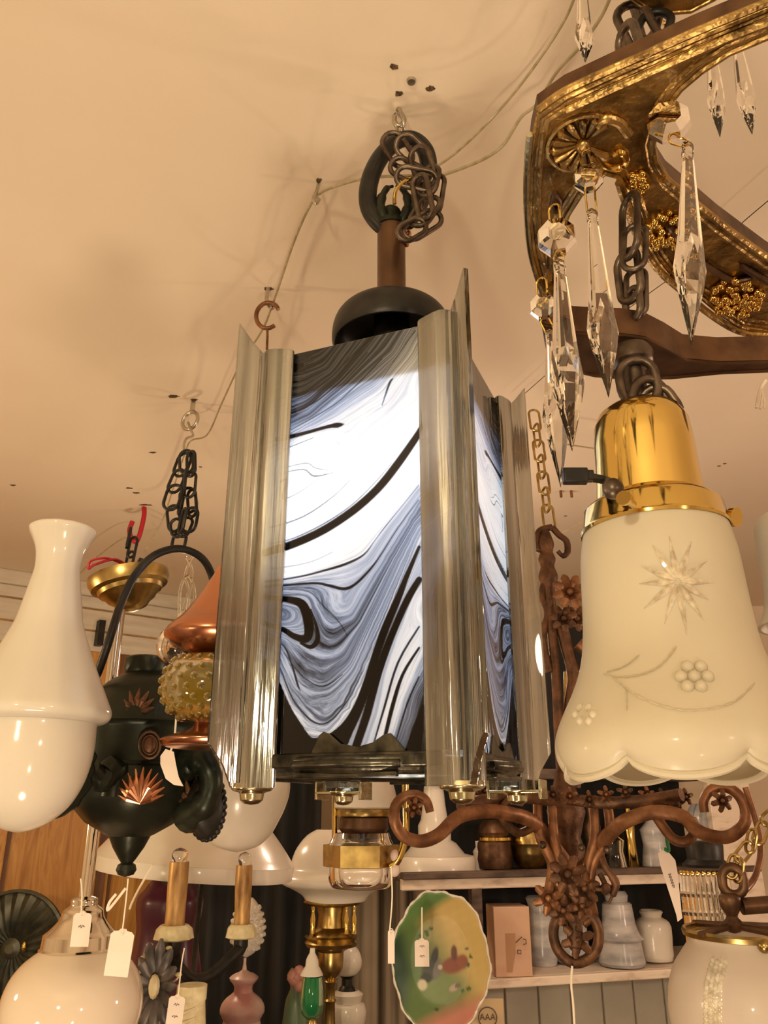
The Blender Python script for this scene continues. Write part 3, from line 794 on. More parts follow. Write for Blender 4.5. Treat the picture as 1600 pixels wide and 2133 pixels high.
# star and floral cuts laid on the surface
from mathutils.bvhtree import BVHTree
bv=BVHTree.FromPolygons([tuple(x) for x in vv],ff[:140*(len(outer)-1)])
cam0=Vector((0,0,EZ))
def onshade(x,y,lift=.0006):
    d=(P(x,y,.56)-cam0).normalized(); h=bv.ray_cast(cam0,d)
    if h[0] is None: return None
    return h[0]-d*lift
def cut(x0,y0,x1,y1,w,mb,mat=1,r=.5):
    """one wheel-cut lens between two photo points, as a shallow ridge following the surface"""
    L=[];n_=10
    dx,dy=x1-x0,y1-y0; l=math.hypot(dx,dy); nx,ny=-dy/l,dx/l
    mb.cur=mat; rows=[]
    for k in range(n_+1):
        t=k/n_; ww=w*math.sin(math.pi*min(max(t**r,0.02),.98))
        c=(x0+dx*t,y0+dy*t)
        a=onshade(c[0]+nx*ww,c[1]+ny*ww,.0003); b=onshade(c[0],c[1],.0024*ww/w+.0004); e=onshade(c[0]-nx*ww,c[1]-ny*ww,.0003)
        if a is None or b is None or e is None: return
        rows.append((a,b,e))
    v=[p for r_ in rows for p in r_]; f=[]
    for k in range(n_):
        for j in range(2): f.append((k*3+j,k*3+j+1,k*3+j+4,k*3+j+3))
    mb.add((v,f)); mb.cur=0
cx,cy=1412,1211
for x1,y1 in ((1394,1116),(1441,1128),(1474,1168),(1490,1213),(1478,1250),(1468,1294),(1432,1322),(1384,1300),(1341,1268),(1331,1216),(1335,1179),(1358,1135)):
    dx,dy=x1-cx,y1-cy; l=math.hypot(dx,dy)
    cut(cx+dx*6/l,cy+dy*6/l,x1,y1,7.5,mb)
def curvecut(pl,w):
    pl=[Vector((x,y,0)) for x,y in pl]; s=spline(pl,5)
    for p,q_ in zip(s[::2],s[2::2]): 
        cut(p.x,p.y,q_.x+(q_.x-p.x)*.3,q_.y+(q_.y-p.y)*.3,w,mb,0,1)
curvecut([(1255,1403),(1300,1410),(1350,1400),(1385,1378),(1408,1348)],3.2)
curvecut([(1262,1400),(1300,1388),(1330,1365)],2.2)
curvecut([(1275,1410),(1330,1450),(1400,1475),(1460,1478),(1530,1462),(1575,1420)],3.2)
curvecut([(1290,1420),(1305,1440),(1306,1478)],2.2)
for k in range(7):
    a=k/6*6.28
    p=onshade(1446+(28*math.cos(a) if k<6 else 0),1410+(24*math.sin(a) if k<6 else 0),.0)
    if p: mb.add(ball(p,.0042,10,6))
for k in range(6):
    a=k/6*6.28; p=onshade(1218+18*math.cos(a),1488+16*math.sin(a),0)
    if p: mb.add(ball(p,.0028,8,5))
mb.build('glass_shade',M['frost'],pen,mats=[M['clearcut']])
# thumb screws and turn key
def screw(x0,y0,x1,y1,Y0,Y1,m='brass',r=.0032,hr=.0075):
    a_,b_=P(x0,y0,Y0),P(x1,y1,Y1); mbb=MB(); mbb.add(tube([a_,b_],r,10)); d=(b_-a_).normalized()
    mbb.add(tube([b_-d*.002,b_+d*.002],hr,14)); mbb.build('thumb_screw',M[m],holder)
screw(1498,1078,1530,1077,SY,SY-.01)
screw(1318,1050,1300,1038,SY-.06,SY-.078,'brass',.0028,.0048)
key=MB(); a_,b_=P(1262,1000,SY-.02),P(1180,990,SY-.03)
key.add(tube([a_,P(1215,992,SY-.025)],.0035,10)); key.add(box(P(1198,992,SY-.028),.018,.008,.0115))
key.add(box(P(1222,992,SY-.026),.010,.007,.008))
bevel(key.build('turn_key',M['black'],holder),.001)
kn=MB(); kn.add(ball(P(1277,1018,SY-.06),.0075)); kn.add(tube([P(1277,1018,SY-.06),P(1265,1000,SY-.02)],.003,8)); kn.build('switch_knob',M['darkchain'],pen)
# partly seen neighbour at the right edge
sh2=lpx(1700,1150,.60,[(1075,100),(1090,108),(1130,110),(1200,112),(1260,120),(1300,140)],48,3,.003)
tag(mk('frosted_bell',*sh2,M['frost']),'sliver of a frosted glass shade at the right edge beside the brass holder','lamp shade')
ts=MB(); ts.add(tube(spline([P(1596,792,.7),P(1584,812,.7),P(1578,835,.7),P(1576,850,.7)],4),.0016,6)); ts.add(tube(spline([P(1586,808,.7),P(1588,830,.7),P(1584,852,.7)],4),.0012,6)); ts.add(tube(spline([P(1584,812,.7),P(1592,830,.7),P(1592,850,.7)],4),.0010,6))
tag(ts.build('string_end',M['string']),'frayed white string end dangling at the right edge above the frosted shade','string')
# ================================================================ left: milk glass lamp
ml=thing('oil_lamp_glass','large white milk glass lamp chimney and globe at the left edge','lamp glass',(P(75,1500,.8).x,.8,P(75,1600,.8).z))
prM=[(1101,61),(1104,66),(1110,66),(1125,58),(1150,48),(1185,45),(1215,50),(1260,59),(1300,68),(1345,86),(1385,104),(1425,124),(1460,141),(1480,150),(1492,150),(1500,144),(1506,130)]
lp('chimney',73,1500,.8,prM,M['milk'],ml,96,4,.004,mod=lambda a,i,r,z:(r*(1+.006*math.sin(12*a)),z))
lp('globe',73,1500,.8,[(1503,125),(1515,124),(1560,126),(1600,122),(1640,112),(1680,92),(1710,62),(1728,30),(1735,0)],M['milk'],ml,96,4)
# ================================================================ black iron hanging lamp
K_Y=1.02
kx=P(285,1600,K_Y).x
kl=thing('hanging_oil_lamp','dark bronze hanging oil lamp with copper leaf relief, right of the milk glass lamp','lamp',(kx,K_Y,P(285,1800,K_Y).z))
kp=[(1370,0),(1370,40),(1374,46),(1398,47),(1404,44),(1410,54),(1425,76),(1450,100),(1480,118),(1505,126),(1510,130),(1514,124),(1522,121),(1590,121),(1596,126),(1600,122),(1625,130),(1655,130),(1685,116),(1712,92),(1728,66),(1738,50),(1742,42),(1765,32),(1790,17),(1797,12),(1801,18),(1812,21),(1822,16),(1827,0)]
def q_(Y,pr): return pxprof(Y,pr)
mk('font_body',*lathe(kx,K_Y,q_(K_Y,kp),72,mod=lambda a,i,r,z:(r*(1+(.012*math.sin(8*a) if 16<i<21 else 0)),z)),M['bronze'],kl)
def surfpt(x,y,Y,pr,hwmax):
    pass
def leaf_relief(cx,cy,w,h,Y,m,name,parent,n=9,up=1):
    mb=MB(); c=P(cx,cy,Y)
    s=T(cy,Y)/F
    for k in range(n):
        a=math.radians(-70+140*k/(n-1)); L_=h*s*(.55+.45*math.cos(a))
        d=Vector((math.sin(a),0,math.cos(a)*up)); 
        p0=P(cx,cy+up*h*.45,Y)
        mb.add(tube([p0,p0+d*L_*.5+Vector((0,-.004,0)),p0+d*L_*.95],[.0012,.0040,.0008],8))
    return mb.build(name,m,parent)
yf=K_Y-.078
leaf_relief(292,1640,45,75,yf-.002,M['copper'],'copper_leaf',kl,11)
leaf_relief(285,1462,35,55,yf+.012,M['rust'],'copper_leaf',kl,7)
leaf_relief(405,1650,35,65,K_Y-.03,M['rust'],'copper_leaf',kl,7)
ov=[P(312+22*math.cos(t*.4),1552+28*math.sin(t*.4),yf) for t in range(16)]
mb=MB(); mb.add(tube(ov,.0014,8,closed=True)); mb.add(tube([ (q-P(312,1552,yf))*.72+P(312,1552,yf) for q in ov],.0009,6,closed=True)); mb.add(ball(P(312,1552,yf+.006),.008,12,8,1.5)); mb.build('medallion',M['rust'],kl)
ov=[P(205+12*math.cos(t*.4),1552+25*math.sin(t*.4),K_Y-.04) for t in range(16)]
mk('medallion',*tube(ov,.0022,8,closed=True),M['rust'],kl)
# serrated shell leaf behind the milk globe
sh=MB()
px=[(192,1560),(200,1575),(192,1590),(196,1605),(188,1620),(190,1635),(180,1650),(168,1664),(160,1680),(146,1688),(130,1700),(112,1706),(105,1700),(135,1675),(165,1630),(185,1580)]
sh.add(plate([P(x,y,.90) for x,y in px],(0,.006,0)))
sh.add(tube(spline([P(190,1600,.92),P(215,1620,.94),P(240,1600,.95),P(232,1660,.95)],5),[.010,.016,.016,.012],12))
sh.build('shell_leaf',M['bronze'],kl)
# two side cups with beaded edges
def beaded(cx,cy,Y,rx,ry,parent):
    mb=MB(); s=T(cy,Y)/F; c=P(cx,cy,Y)
    ax=Vector((math.cos(.35),-math.sin(.35),.25)).normalized()*rx*s; up=Vector((-.15,0,1)).normalized()*ry*s
    nn=ax.cross(up).normalized(); v=[c+nn*.0];f=[]
    for r_,o_ in ((.35,.018),(.7,.012),(.92,.0),(1.0,-.004),(1.0,.004),(.9,.010),(.6,.022),(.3,.028)):
        for k in range(36):
            a=k/36*6.283; w=1+(.03 if k%2 and r_>=.99 else 0)
            v.append(c+(ax*math.cos(a)+up*math.sin(a))*r_*w+nn*o_)
    for i in range(7):
        for k in range(36): f.append((1+i*36+k,1+i*36+(k+1)%36,1+(i+1)*36+(k+1)%36,1+(i+1)*36+k))
    f.append(tuple(1+k for k in range(36))); f.append(tuple(1+7*36+k for k in range(36)))
    v.pop(0); f=[tuple(i-1 for i in q) for q in f]
    mb.add((v,f))
    for k in range(30):
        a=k/30*6.283; mb.add(ball(c+ax*math.cos(a)+up*math.sin(a),.0042,8,5))
    return mb.build('beaded_cup',M['black'],parent)
beaded(430,1676,1.0,42,66,kl)
arm=MB(); arm.add(tube(spline([P(380,1600,1.0),P(410,1580,.98),P(435,1600,.97),P(440,1640,.97),P(420,1680,.98),P(390,1700,1.0)],5),[.02,.017,.014,.013,.016,.02],14)); arm.build('side_arm',M['bronze'],kl)
# arched bracket
ar=[P(x,y,Y) for x,y,Y in ((196,1415,1.0),(205,1398,.99),(222,1350,.97),(238,1300,.96),(255,1250,.96),(280,1200,.97),(320,1158,.98),(370,1143,1.0),(415,1158,1.02),(440,1195,1.04),(452,1260,1.05),(455,1330,1.05),(450,1420,1.05))]
mk('arch_bracket',*tube(spline(ar,6),.0052,12),M['black'],kl)
# bundle of chain above the arch
kc=thing('black_chain','bundle of doubled black chain over the arched bracket of the dark oil lamp','chain',P(377,940,1.0))
for x,y,d,nn,L_,W_ in ((380,968,(.25,0,1),(.3,1,0),54,32),(388,962,(-.15,0,1),(.2,1,.2),52,30),(398,966,(-.1,0,1),(.8,1,0),56,26),(368,1002,(.3,0,1),(.3,1,0),54,30),(383,1004,(.05,0,1),(1,.4,0),54,32),(396,1010,(0,0,1),(.4,1,0),56,26),
    (360,1036,(.2,0,1),(.2,1,0),56,34),(378,1045,(.1,0,1),(1,.5,0),54,28),(392,1042,(-.2,0,1),(.1,1,0),56,34),(400,1048,(-.15,0,1),(.8,1,0),60,26),(362,1080,(-.2,0,1),(.3,1,0),58,28),(380,1085,(.1,0,1),(.9,.6,0),54,28),(396,1083,(.1,0,1),(.2,1,0),54,30),(368,1100,(-.3,0,1),(.3,1,0),40,26),(386,1098,(.3,0,1),(.3,1,0),44,26),(373,1128,(.12,0,1),(.1,1,0),42,28)):
    s=T(y,1.0)/F; mk('chain_link',*linkmesh(P(x,y,1.0+random.uniform(-.012,.012)),d,nn,L_*s,W_*s,.0022,8),M['black'],kc)
# eye hook above
eh=thing('eye_hook','zinc screw eye with wire hook in ceiling above the bundled black chain','hook',PZ(400,832,CEIL))
Yh=PZ(402,836,CEIL).y
s=T(870,Yh)/F
mk('screw_eye',*tube([PZ(403,833,CEIL+.004),P(400,858,Yh)],.0055,10),M['zinc'],eh)
mk('screw_eye',*linkmesh(P(396,876,Yh),(0,0,1),(.5,1,0),40*s,40*s,.0042,10),M['zinc'],eh)
mk('wire_hook',*tube(spline([P(392,880,Yh),P(398,896,Yh-.02),P(402,908,Yh-.08),P(388,914,Yh-.12),P(383,930,Yh-.16),P(386,945,Yh-.2)],5),.0028,8),M['zinc'],eh)
# ================================================================ amber hobnail shade lamp
AY=.85; axx=P(440,1435,AY).x
am=thing('amber_lamp','amber hobnail glass globe lamp with copper cone cap, half hidden behind the lantern','lamp',(axx,AY,P(440,1550,AY).z))
mk('copper_cone',*lathe(axx,AY,smoothprof(q_(AY,[(1180,6),(1200,14),(1240,38),(1280,66),(1305,92),(1318,102),(1324,104)]),3)+q_(AY,[(1330,103),(1345,88),(1360,60),(1366,40),(1366,0)]),64),M['copper'],am)
hob=MB(); gp=smoothprof(q_(AY,[(1366,40),(1372,70),(1395,92),(1425,103),(1455,100),(1480,85),(1500,55),(1506,30)]),3)
hob.add(lathe(axx,AY,shell(gp,.004),48))
for i,(y,hw) in enumerate(((1382,82),(1402,97),(1422,103),(1442,103),(1462,97),(1480,86),(1494,64))):
    z=P(800,y,AY).z; r=hw/F*T(y,AY); nn_=22
    for k in range(nn_):
        a=(k+.5*(i%2))/nn_*6.283
        if math.sin(a)>.5: continue
        hob.add(ball((axx+(r-.0012)*math.cos(a),AY+(r-.0012)*math.sin(a),z),.0042,8,6))
hob.build('amber_globe',M['amber'],am)
mk('copper_foot',*lathe(axx,AY,smoothprof(q_(AY,[(1500,26),(1508,28),(1520,40),(1532,75),(1540,95),(1546,96),(1556,85),(1562,40),(1562,0)]),3),64),M['copper'],am)
mk('light_bulb',*ball(P(366,1345,AY+.02),.021,16,10,1.1),M['clear'],am)
# ================================================================ brass canopy with chrome stem and opal globe
OY=1.1; ox=-.375
og=thing('opal_pendant','opal glass globe on chrome stem under a brass ceiling canopy, lower left','light',(ox,OY,P(800,1960,OY).z))
cn=MB(); cyy=1.12; cx_=P(265,1230,cyy).x
cprof=q_(cyy,[(1206,80),(1200,82),(1210,82),(1224,77),(1228,66),(1236,63),(1240,55),(1250,48),(1256,38),(1266,30),(1272,16),(1276,0)])
tiltM=Matrix.Rotation(math.radians(-14),3,'Y')
v,f=lathe(cx_,cyy,cprof,56); c0=Vector((cx_,cyy,cprof[0][0]))
v=[c0+tiltM@(p-c0) for p in v]
mk('ceiling_canopy',v,f,M['oldbrass'],og)
for x in (270,300):
    mk('wire_nut',*lathe(P(x,1192,cyy).x,cyy-.02,q_(cyy-.02,[(1182,0),(1182,7),(1200,9),(1202,0)]),12),M['orange'],og)
mk('cord_grip',*tube([P(298,1165,cyy-.01),P(288,1185,cyy-.01),P(284,1200,cyy-.01)],[.006,.007,.006],10),M['black'],og)
rw=MB(); rw.add(tube(spline([P(262,1178,cyy),P(225,1163,cyy-.05),P(190,1168,cyy-.06),P(184,1185,cyy-.06),P(198,1176,cyy-.06),P(240,1165,cyy-.04),P(268,1180,cyy)],6),.0018,6)); rw.build('red_wire',M['redplastic'],og)
for x,y,nn in ((268,1120,(1,.3,0)),(276,1140,(.2,1,0)),(270,1170,(.3,1,0))):
    s=T(y,cyy)/F; mk('chain_link',*linkmesh(P(x,y,cyy),(.1,0,1),nn,44*s,16*s,.0022,8),M['black'],og)
zt1=P(800,1270,OY).z; zb1=P(800,1880,OY).z
mk('stem',*lathe(ox,OY,[(zt1,0),(zt1,.0082),(zb1,.0082),(zb1,0)],20),M['chrome'],og)
mk('lamp_holder',*lathe(ox,OY,smoothprof(q_(OY,[(1866,12),(1872,26),(1884,27),(1888,30),(1896,40),(1915,46),(1935,62),(1942,70)]),3)+q_(OY,[(1946,74),(1972,76),(1976,80),(1980,76),(1980,40)]),56),M['chrome'],og)
mk('glass_globe',*lathe(ox,OY,smoothprof(q_(OY,[(1974,70),(1984,84),(2005,108),(2035,128),(2075,140),(2120,141),(2170,125),(2215,90),(2240,40),(2246,0)]),4),80),M['opal'],og)
rh=PZ(300,1056,CEIL); Yr=rh.y
s=T(1080,Yr)/F
tag(mk('ceiling_hook',*tube(spline([rh,P(300,1075,Yr),P(292,1110,Yr),P(284,1128,Yr),P(274,1122,Yr),P(270,1105,Yr),P(276,1086,Yr)],6),5.0*s,10),M['redplastic']),'red coated cup hook in ceiling above the brass canopy','hook')
# fluted tin disc on the wood wall
fd=MB(); fy=2.80; fc=P(25,1975,fy); R=112*T(1975,fy)/F; v=[];f=[]
for i,(rr,oo) in enumerate(((.08,.02),(.18,.012),(.30,.020),(.5,.026),(.8,.018),(.93,.008),(.95,.016),(1.0,.012),(1.0,0),(.3,-.004))):
    for k in range(96):
        a=k/96*6.283; w=oo+(.005*math.cos(24*a) if 1<i<6 else 0)
        v.append(fc+Vector((math.cos(a)*R*rr,-w,math.sin(a)*R*rr)))
for i in range(9):
    for k in range(96): f.append((i*96+k,i*96+(k+1)%96,(i+1)*96+(k+1)%96,(i+1)*96+k))
f.append(tuple(range(96))); f.append(tuple(9*96+k for k in range(96)))
fdr=thing('fluted_disc','round dark fluted tin reflector disc behind the opal globe, lower left','reflector',fc)
mk('disc',v,f,M['fluted'],fdr)
mk('brass_boss',*ball(P(50,1972,fy-.03),.008,10,6,2),M['brass'],fdr)
# ================================================================ white shades
w1=thing('cone_shade_lamp','wide white cone glass shade above the gilt candle sleeves','lamp shade',P(410,1800,1.62))
wx=P(410,1780,1.62).x
v,f=lathe(wx,1.62,shell(smoothprof(q_(1.62,[(1650,88),(1680,112),(1710,138),(1740,165),(1765,186),(1788,203),(1790,204),(1804,204),(1818,203),(1819,202)]),2),.004),72)
c0=Vector((wx,1.62,P(800,1790,1.62).z)); tm=Matrix.Rotation(math.radians(4.5),3,'Y'); v=[c0+tm@(p-c0) for p in v]
mk('shade',v,f,M['milkdull'],w1)
w2=thing('bell_shade','rounded pale milk glass shade hanging beneath the left corner of the lantern','lamp shade',P(500,1700,1.22))
lp('shade',498,1680,1.28,[(1560,50),(1575,80),(1600,96),(1630,103),(1660,102),(1690,93),(1715,82),(1735,72),(1750,60),(1765,40),(1776,0)],M['milkdull'],w2,72,3)
# ================================================================ candle fixture
cf=thing('candle_fixture','dark iron chandelier with gilt candle sleeves and grey tin flowers','chandelier',P(430,2080,1.32))
def candle(x0,y0,x1,y1,hw0,hw1,Y,bulb):
    a_,b_=P(x0,y0,Y),P(x1,y1,Y); s=T(y0,Y)/F
    mb=MB(); mb.add(tube([a_,(a_*2+b_)/3,(a_+b_*2)/3,b_],[hw0*s,(hw0*1.03)*s,hw1*s*.99,hw1*s],24)); slv=mb.build('candle_sleeve',M['candle'],cf)
    r=hw1*s
    mk('drip_pan',*lathe(b_.x,b_.y,[(b_.z+.012,r*1.02),(b_.z+.012,r*1.4),(b_.z+.007,r*1.75),(b_.z-.006,r*1.95),(b_.z-.008,r*1.7),(b_.z-.008,0)],28,mod=lambda a,i,rr,z:(rr*(1+(.05*math.sin(9*a) if i in(2,3) else 0)),z)),M['ivory'],slv)
    mk('socket',*lathe(b_.x,b_.y,[(b_.z-.008,r*.9),(b_.z-.02,r*.9),(b_.z-.032,r*.4),(b_.z-.034,0)],20),M['black'],slv)
    if bulb: mk('light_bulb',*lathe(a_.x,a_.y,smoothprof([(a_.z,r*.7),(a_.z+.010,r*.9),(a_.z+.017,r*.6),(a_.z+.020,0)],3),20),M['clear'],slv)
candle(374,1795,362,1945,20,20,1.32,1)
candle(509,1802,503,1942,17,16,1.42,1)
ia=MB(); ia.add(tube(spline([P(362,1975,1.32),P(370,2010,1.34),P(400,2040,1.36),P(440,2030,1.38),P(480,1995,1.4),P(503,1972,1.42)],6),.009,10))
ia.add(tube(spline([P(424,1783,1.5),P(418,1850,1.5),P(408,1960,1.45),P(402,2040,1.38)],5),.0045,8))
ia.add(tube(spline([P(400,2040,1.36),P(400,2080,1.36),P(410,2140,1.36)],4),.012,10)); ia.build('iron_arm',M['black'],cf)
tw=MB(); p0,p1=P(400,2058,1.28),P(402,2180,1.28); tw.add(tube([p0,p1],.018,18))
tw.add(tube([p0+Vector((0,0,.004)),p0-Vector((0,0,.014))],.021,20))
for k in range(9):
    z0=p0.z-.02-k*.012
    tw.add(tube([Vector((p0.x+.0185*math.cos(t*.5-2.6),p0.y+.0185*math.sin(t*.5-2.6),z0+t*.0035)) for t in range(7)],.0022,6))
tw.build('twisted_sleeve',M['ivory'],cf)
fl=MB(); fc=P(325,2052,1.28)
for k in range(13):
    a=k/13*6.283; R_=.042*(1+.25*math.sin(a)**2); d=Vector((math.cos(a)*.72,-.15,math.sin(a)*1.15)); e=fc+d*R_
    fl.add(tube([fc,fc+d*R_*.45+Vector((0,-.004,0)),fc+d*R_*.8+Vector((0,-.004,0)),e],[.002,.007,.0075,.002],8,flat=.5,flatdir=(d.z,0,-d.x)))
fl.build('tin_flower',M['greyflower'],cf)
fs=MB(); fs.add(ball(fc+Vector((0,-.010,0)),.008,8,6,2.0))
for pl in (((322,2030),(315,2005),(298,1995)),((310,2020),(318,1980),(312,1968)),((330,2030),(345,1995),(352,1975)),((340,2060),(368,2040),(372,2030)),((300,2060),(285,2062),(268,2063)),((325,2090),(300,2130),(310,2150)),((350,2100),(345,2120),(300,2140))):
    sp_=[P(x,y,1.28) for x,y in pl]; fs.add(tube(spline(sp_,4),.0014,6)); fs.add(ball(sp_[-1],.005,8,5,.6))
fs.build('flower_stem',M['ivory'],cf)
# ================================================================ burgundy glass
bg=thing('burgundy_vase','tall dark burgundy glass vase behind the left gilt candle','vase',P(340,2200,1.75))
lp('body',345,1990,1.75,[(1832,20),(1836,42),(1850,52),(1870,66),(1900,66),(1935,62),(1980,66),(2040,78),(2110,82),(2200,70),(2232,0)],M['burgundy'],bg,56,3,0,mod=lambda a,i,r,z:(r*(1+.02*math.sin(8*a)),z+(.008*math.sin(5*a) if i<4 else 0)))
# ================================================================ hobnail miniature lamp
hm=thing('mini_milk_lamp','small pinkish milk glass lamp with bobbled oval globe beside the right gilt candle','lamp',P(505,2180,1.9))
hb=MB(); hb.add(lpx(516,1935,1.9,[(1870,8),(1885,20),(1910,30),(1940,34),(1965,30),(1985,16),(1995,0)],32,3))
for i,(y,hw) in enumerate(((1890,22),(1904,28),(1918,32),(1932,34),(1946,34),(1960,31),(1974,24))):
    X=P(516,1935,1.9).x; z=P(800,y,1.9).z; r=hw/F*T(y,1.9)
    for k in range(16):
        a=(k+.5*(i%2))/16*6.283; hb.add(ball((X+r*math.cos(a),1.9+r*math.sin(a),z),.005,6,4))
hb.build('bobbled_globe',M['milkdull'],hm)
lp('body',506,2080,1.9,[(1995,3),(2020,5),(2028,20),(2036,30),(2044,26),(2052,20),(2066,20),(2078,34),(2092,44),(2108,46),(2125,38),(2150,40),(2184,0)],M['pinkmilk'],hm,40,2)
# ================================================================ price tags
def price_tag(x,y,w,h,Y,label,stringpts,rot=0,mat='paper',loop=True,marks=()):
    t=thing('price_tag',label,'price tag',P(x,y,Y),'paper price tags'); s=T(y,Y)/F; c=P(x,y,Y)
    W,H=w*s/2,h*s/2; q=min(W*.45,H*.5)
    base=[(-W,-H),(W,-H),(W,H-q),(W*.75,H-q*.45),(W*.35,H-q*.35),(W*.25,H),(-W*.25,H),(-W*.35,H-q*.35),(-W*.75,H-q*.45),(-W,H-q)]
    R_=Matrix.Rotation(math.radians(rot),3,'Y')
    pp=[c+R_@Vector((a,0,b)) for a,b in base]
    mb=MB(); mb.add(plate(pp,(0,.0008,0))); mb.add(linkmesh(c+R_@Vector((0,-.0004,H-q*.45)),(0,0,1),(0,1,0),.005,.005,.0006,5))
    mb.build('card',M[mat],t,False)
    if stringpts: mk('string',*tube(spline([P(a,b,Y-.001) for a,b in stringpts],4),1.6*s,6),M['string'],t)
    if marks:
        mk_=MB()
        for pl in marks: mk_.add(tube([c+R_@Vector((a*W,-.0005,b*H)) for a,b in pl],.0005,4))
        mk_.build('pencil_marks',M['ink'],t)
    return t
scr=lambda y0:(((-.3,y0),(-.1,y0+.12),(0,y0-.05),(.15,y0+.1),(.35,y0+.02)),)
price_tag(249,1984,50,88,.96,'blank white price tag hanging on long string under the dark oil lamp',[(267,1830),(262,1880),(254,1945),(252,1945)],4)
price_tag(169,1935,38,66,1.04,'small white price tag tied to the chrome stem of opal globe',[(168,1830),(171,1860),(169,1905)],0,marks=scr(.1))
price_tag(366,2103,34,54,1.2,'white price tag hanging below the left gilt candle',[(384,1975),(378,2010),(371,2078)],4,marks=scr(.3)+scr(-.5))
price_tag(879,1984,30,52,1.42,'small white price tag hanging in front of the painted plate',[(879,1890),(879,1930),(879,1962)],0,marks=scr(.4)+scr(-.3))
price_tag(815,1972,14,62,1.15,'edge-on pink price tag on string beside the painted plate',[(815,1808),(817,1870),(812,1940),(815,1945)],0,)
mb=MB(); px=[(345,1560),(362,1566),(366,1590),(372,1618),(382,1638),(362,1635),(345,1622),(334,1592),(334,1575)]
tg=thing('price_tag','curled white price tag hanging from the amber hobnail lamp','price tag',P(355,1600,.9),'paper price tags')
v,f=plate([P(x,y,.9) for x,y in px],(0,.0008,0)); mk('card',v,f,M['paper'],tg,False); mk('string',*tube(spline([P(367,1496,.9),P(363,1545,.9),P(360,1553,.9),P(355,1566,.9)],4),.0012,6),M['string'],tg)
lt=thing('price_tag','long slanted cream tag clipped to the right arm of the rusty chandelier','price tag',P(1400,1840,1.25),'paper price tags')
v,f=plate([P(x,y,1.25) for x,y in ((1371,1777),(1386,1766),(1407,1792),(1412,1820),(1420,1900),(1422,1912),(1412,1920),(1409,1905),(1388,1840),(1375,1800))],(0,.0008,0)); mk('card',v,f,M['paper'],lt,False)
mk('green_clip',*tube(spline([P(1385,1715,1.25),P(1389,1745,1.25),P(1393,1772,1.25),P(1384,1768,1.25)],4),.0026,6),M['green'],lt)
im=MB()
for k in range(5): im.add(tube([P(1392+k*2.0,1822+k*6,1.249),P(1397+k*2,1820+k*6,1.249),P(1395+k*2.2,1826+k*6,1.249)],.0006,4))
im.build('pencil_marks',M['ink'],lt)
for pl,lab,Y in ((((242,1862),(228,1880),(226,1895),(262,1850)),'loose white string end left of the long string under the dark oil lamp',.97),(((318,1802),(290,1850),(275,1880),(270,1894)),'loose slanted white string hanging beside the left gilt candle',1.2),(((1192,2012),(1190,2050),(1194,2090),(1197,2140)),'long twisted white string hanging below the rusty chandelier finial',1.28)):
    o=mk('string',*tube(spline([P(x,y,Y) for x,y in pl],5),.0016,6),M['string']); tag(o,lab,'string')
# ================================================================ cords along the ceiling
def cord(name,label,pts,r,m='cord'):
    o=mk(name,*tube(spline([PZ(x,y,z) for x,y,z in pts],7),r,8),M[m]); return tag(o,label,'cord','cords strung along the ceiling')
cord('electric_cord','clear electric cord running from the chain past the lantern loop down to the brass canopy',[(905,362,.70),(870,366,.70),(800,368,.74),(750,374,.80),(700,388,.82),(664,405,.835),(640,440,.83),(612,505,.83),(588,575,.83),(566,640,.82),(545,690,.81),(500,760,.80),(462,840,.80),(432,905,.80),(398,918,.80),(385,945,.78),(360,1020,.76),(340,1080,.74),(318,1120,.70),(300,1152,.655)],.0019)
cord('electric_cord','clear twin cord from the lantern loop to the top edge, lower of two strands',[(908,368,.70),(950,355,.72),(1010,330,.75),(1050,300,.77),(1085,245,.79),(1120,215,.80),(1160,150,.80),(1210,95,.80),(1255,30,.80),(1285,-40,.80)],.0021)
cord('electric_cord','thin clear cord from the lantern loop to the top edge, upper strand',[(905,350,.72),(950,318,.76),(1010,262,.80),(1070,195,.82),(1130,115,.83),(1180,35,.83),(1205,-30,.83)],.0016)
cord('electric_cord','dusty grey cord crossing the ceiling behind the brass holder',[(1250,936,.80),(1210,930,.80),(1180,925,.80),(1150,915,.80)],.0018)
cord('electric_cord','thin grey cord between the rusty chandelier top and the frosted shade',[(1262,1074,.70),(1220,1085,.70),(1180,1105,.70),(1150,1118,.70)],.0020)
cord('electric_cord','thin dark wire crossing the ceiling behind the gilt chandelier',[(1640,385,.83),(1560,452,.83),(1480,520,.83),(1340,620,.83),(1220,710,.83),(1110,805,.83),(1060,850,.83)],.0007,'black')
cord('electric_cord','thin brown cord arching from red hook down behind milk glass chimney',[(285,1116,.80),(255,1122,.79),(215,1150,.78),(180,1180,.77),(150,1215,.75)],.0022)
cc=thing('plug_cord','coiled clear cord with small plug hanging behind the arched bracket','cord',P(390,1290,1.6))
mk('cord_coil',*tube(spline([P(x,y,1.6) for x,y in ((412,1150),(398,1165),(386,1200),(392,1230),(380,1280),(388,1300),(402,1285),(405,1230),(392,1200),(376,1225),(374,1290),(378,1340),(382,1330),(392,1260),(400,1190),(388,1160))],5),.0030,8),M['clear'],cc)
pg=MB(); pg.add(box(P(380,1290,1.6),.018,.012,.02)); pg.build('plug',M['ivory'],cc)
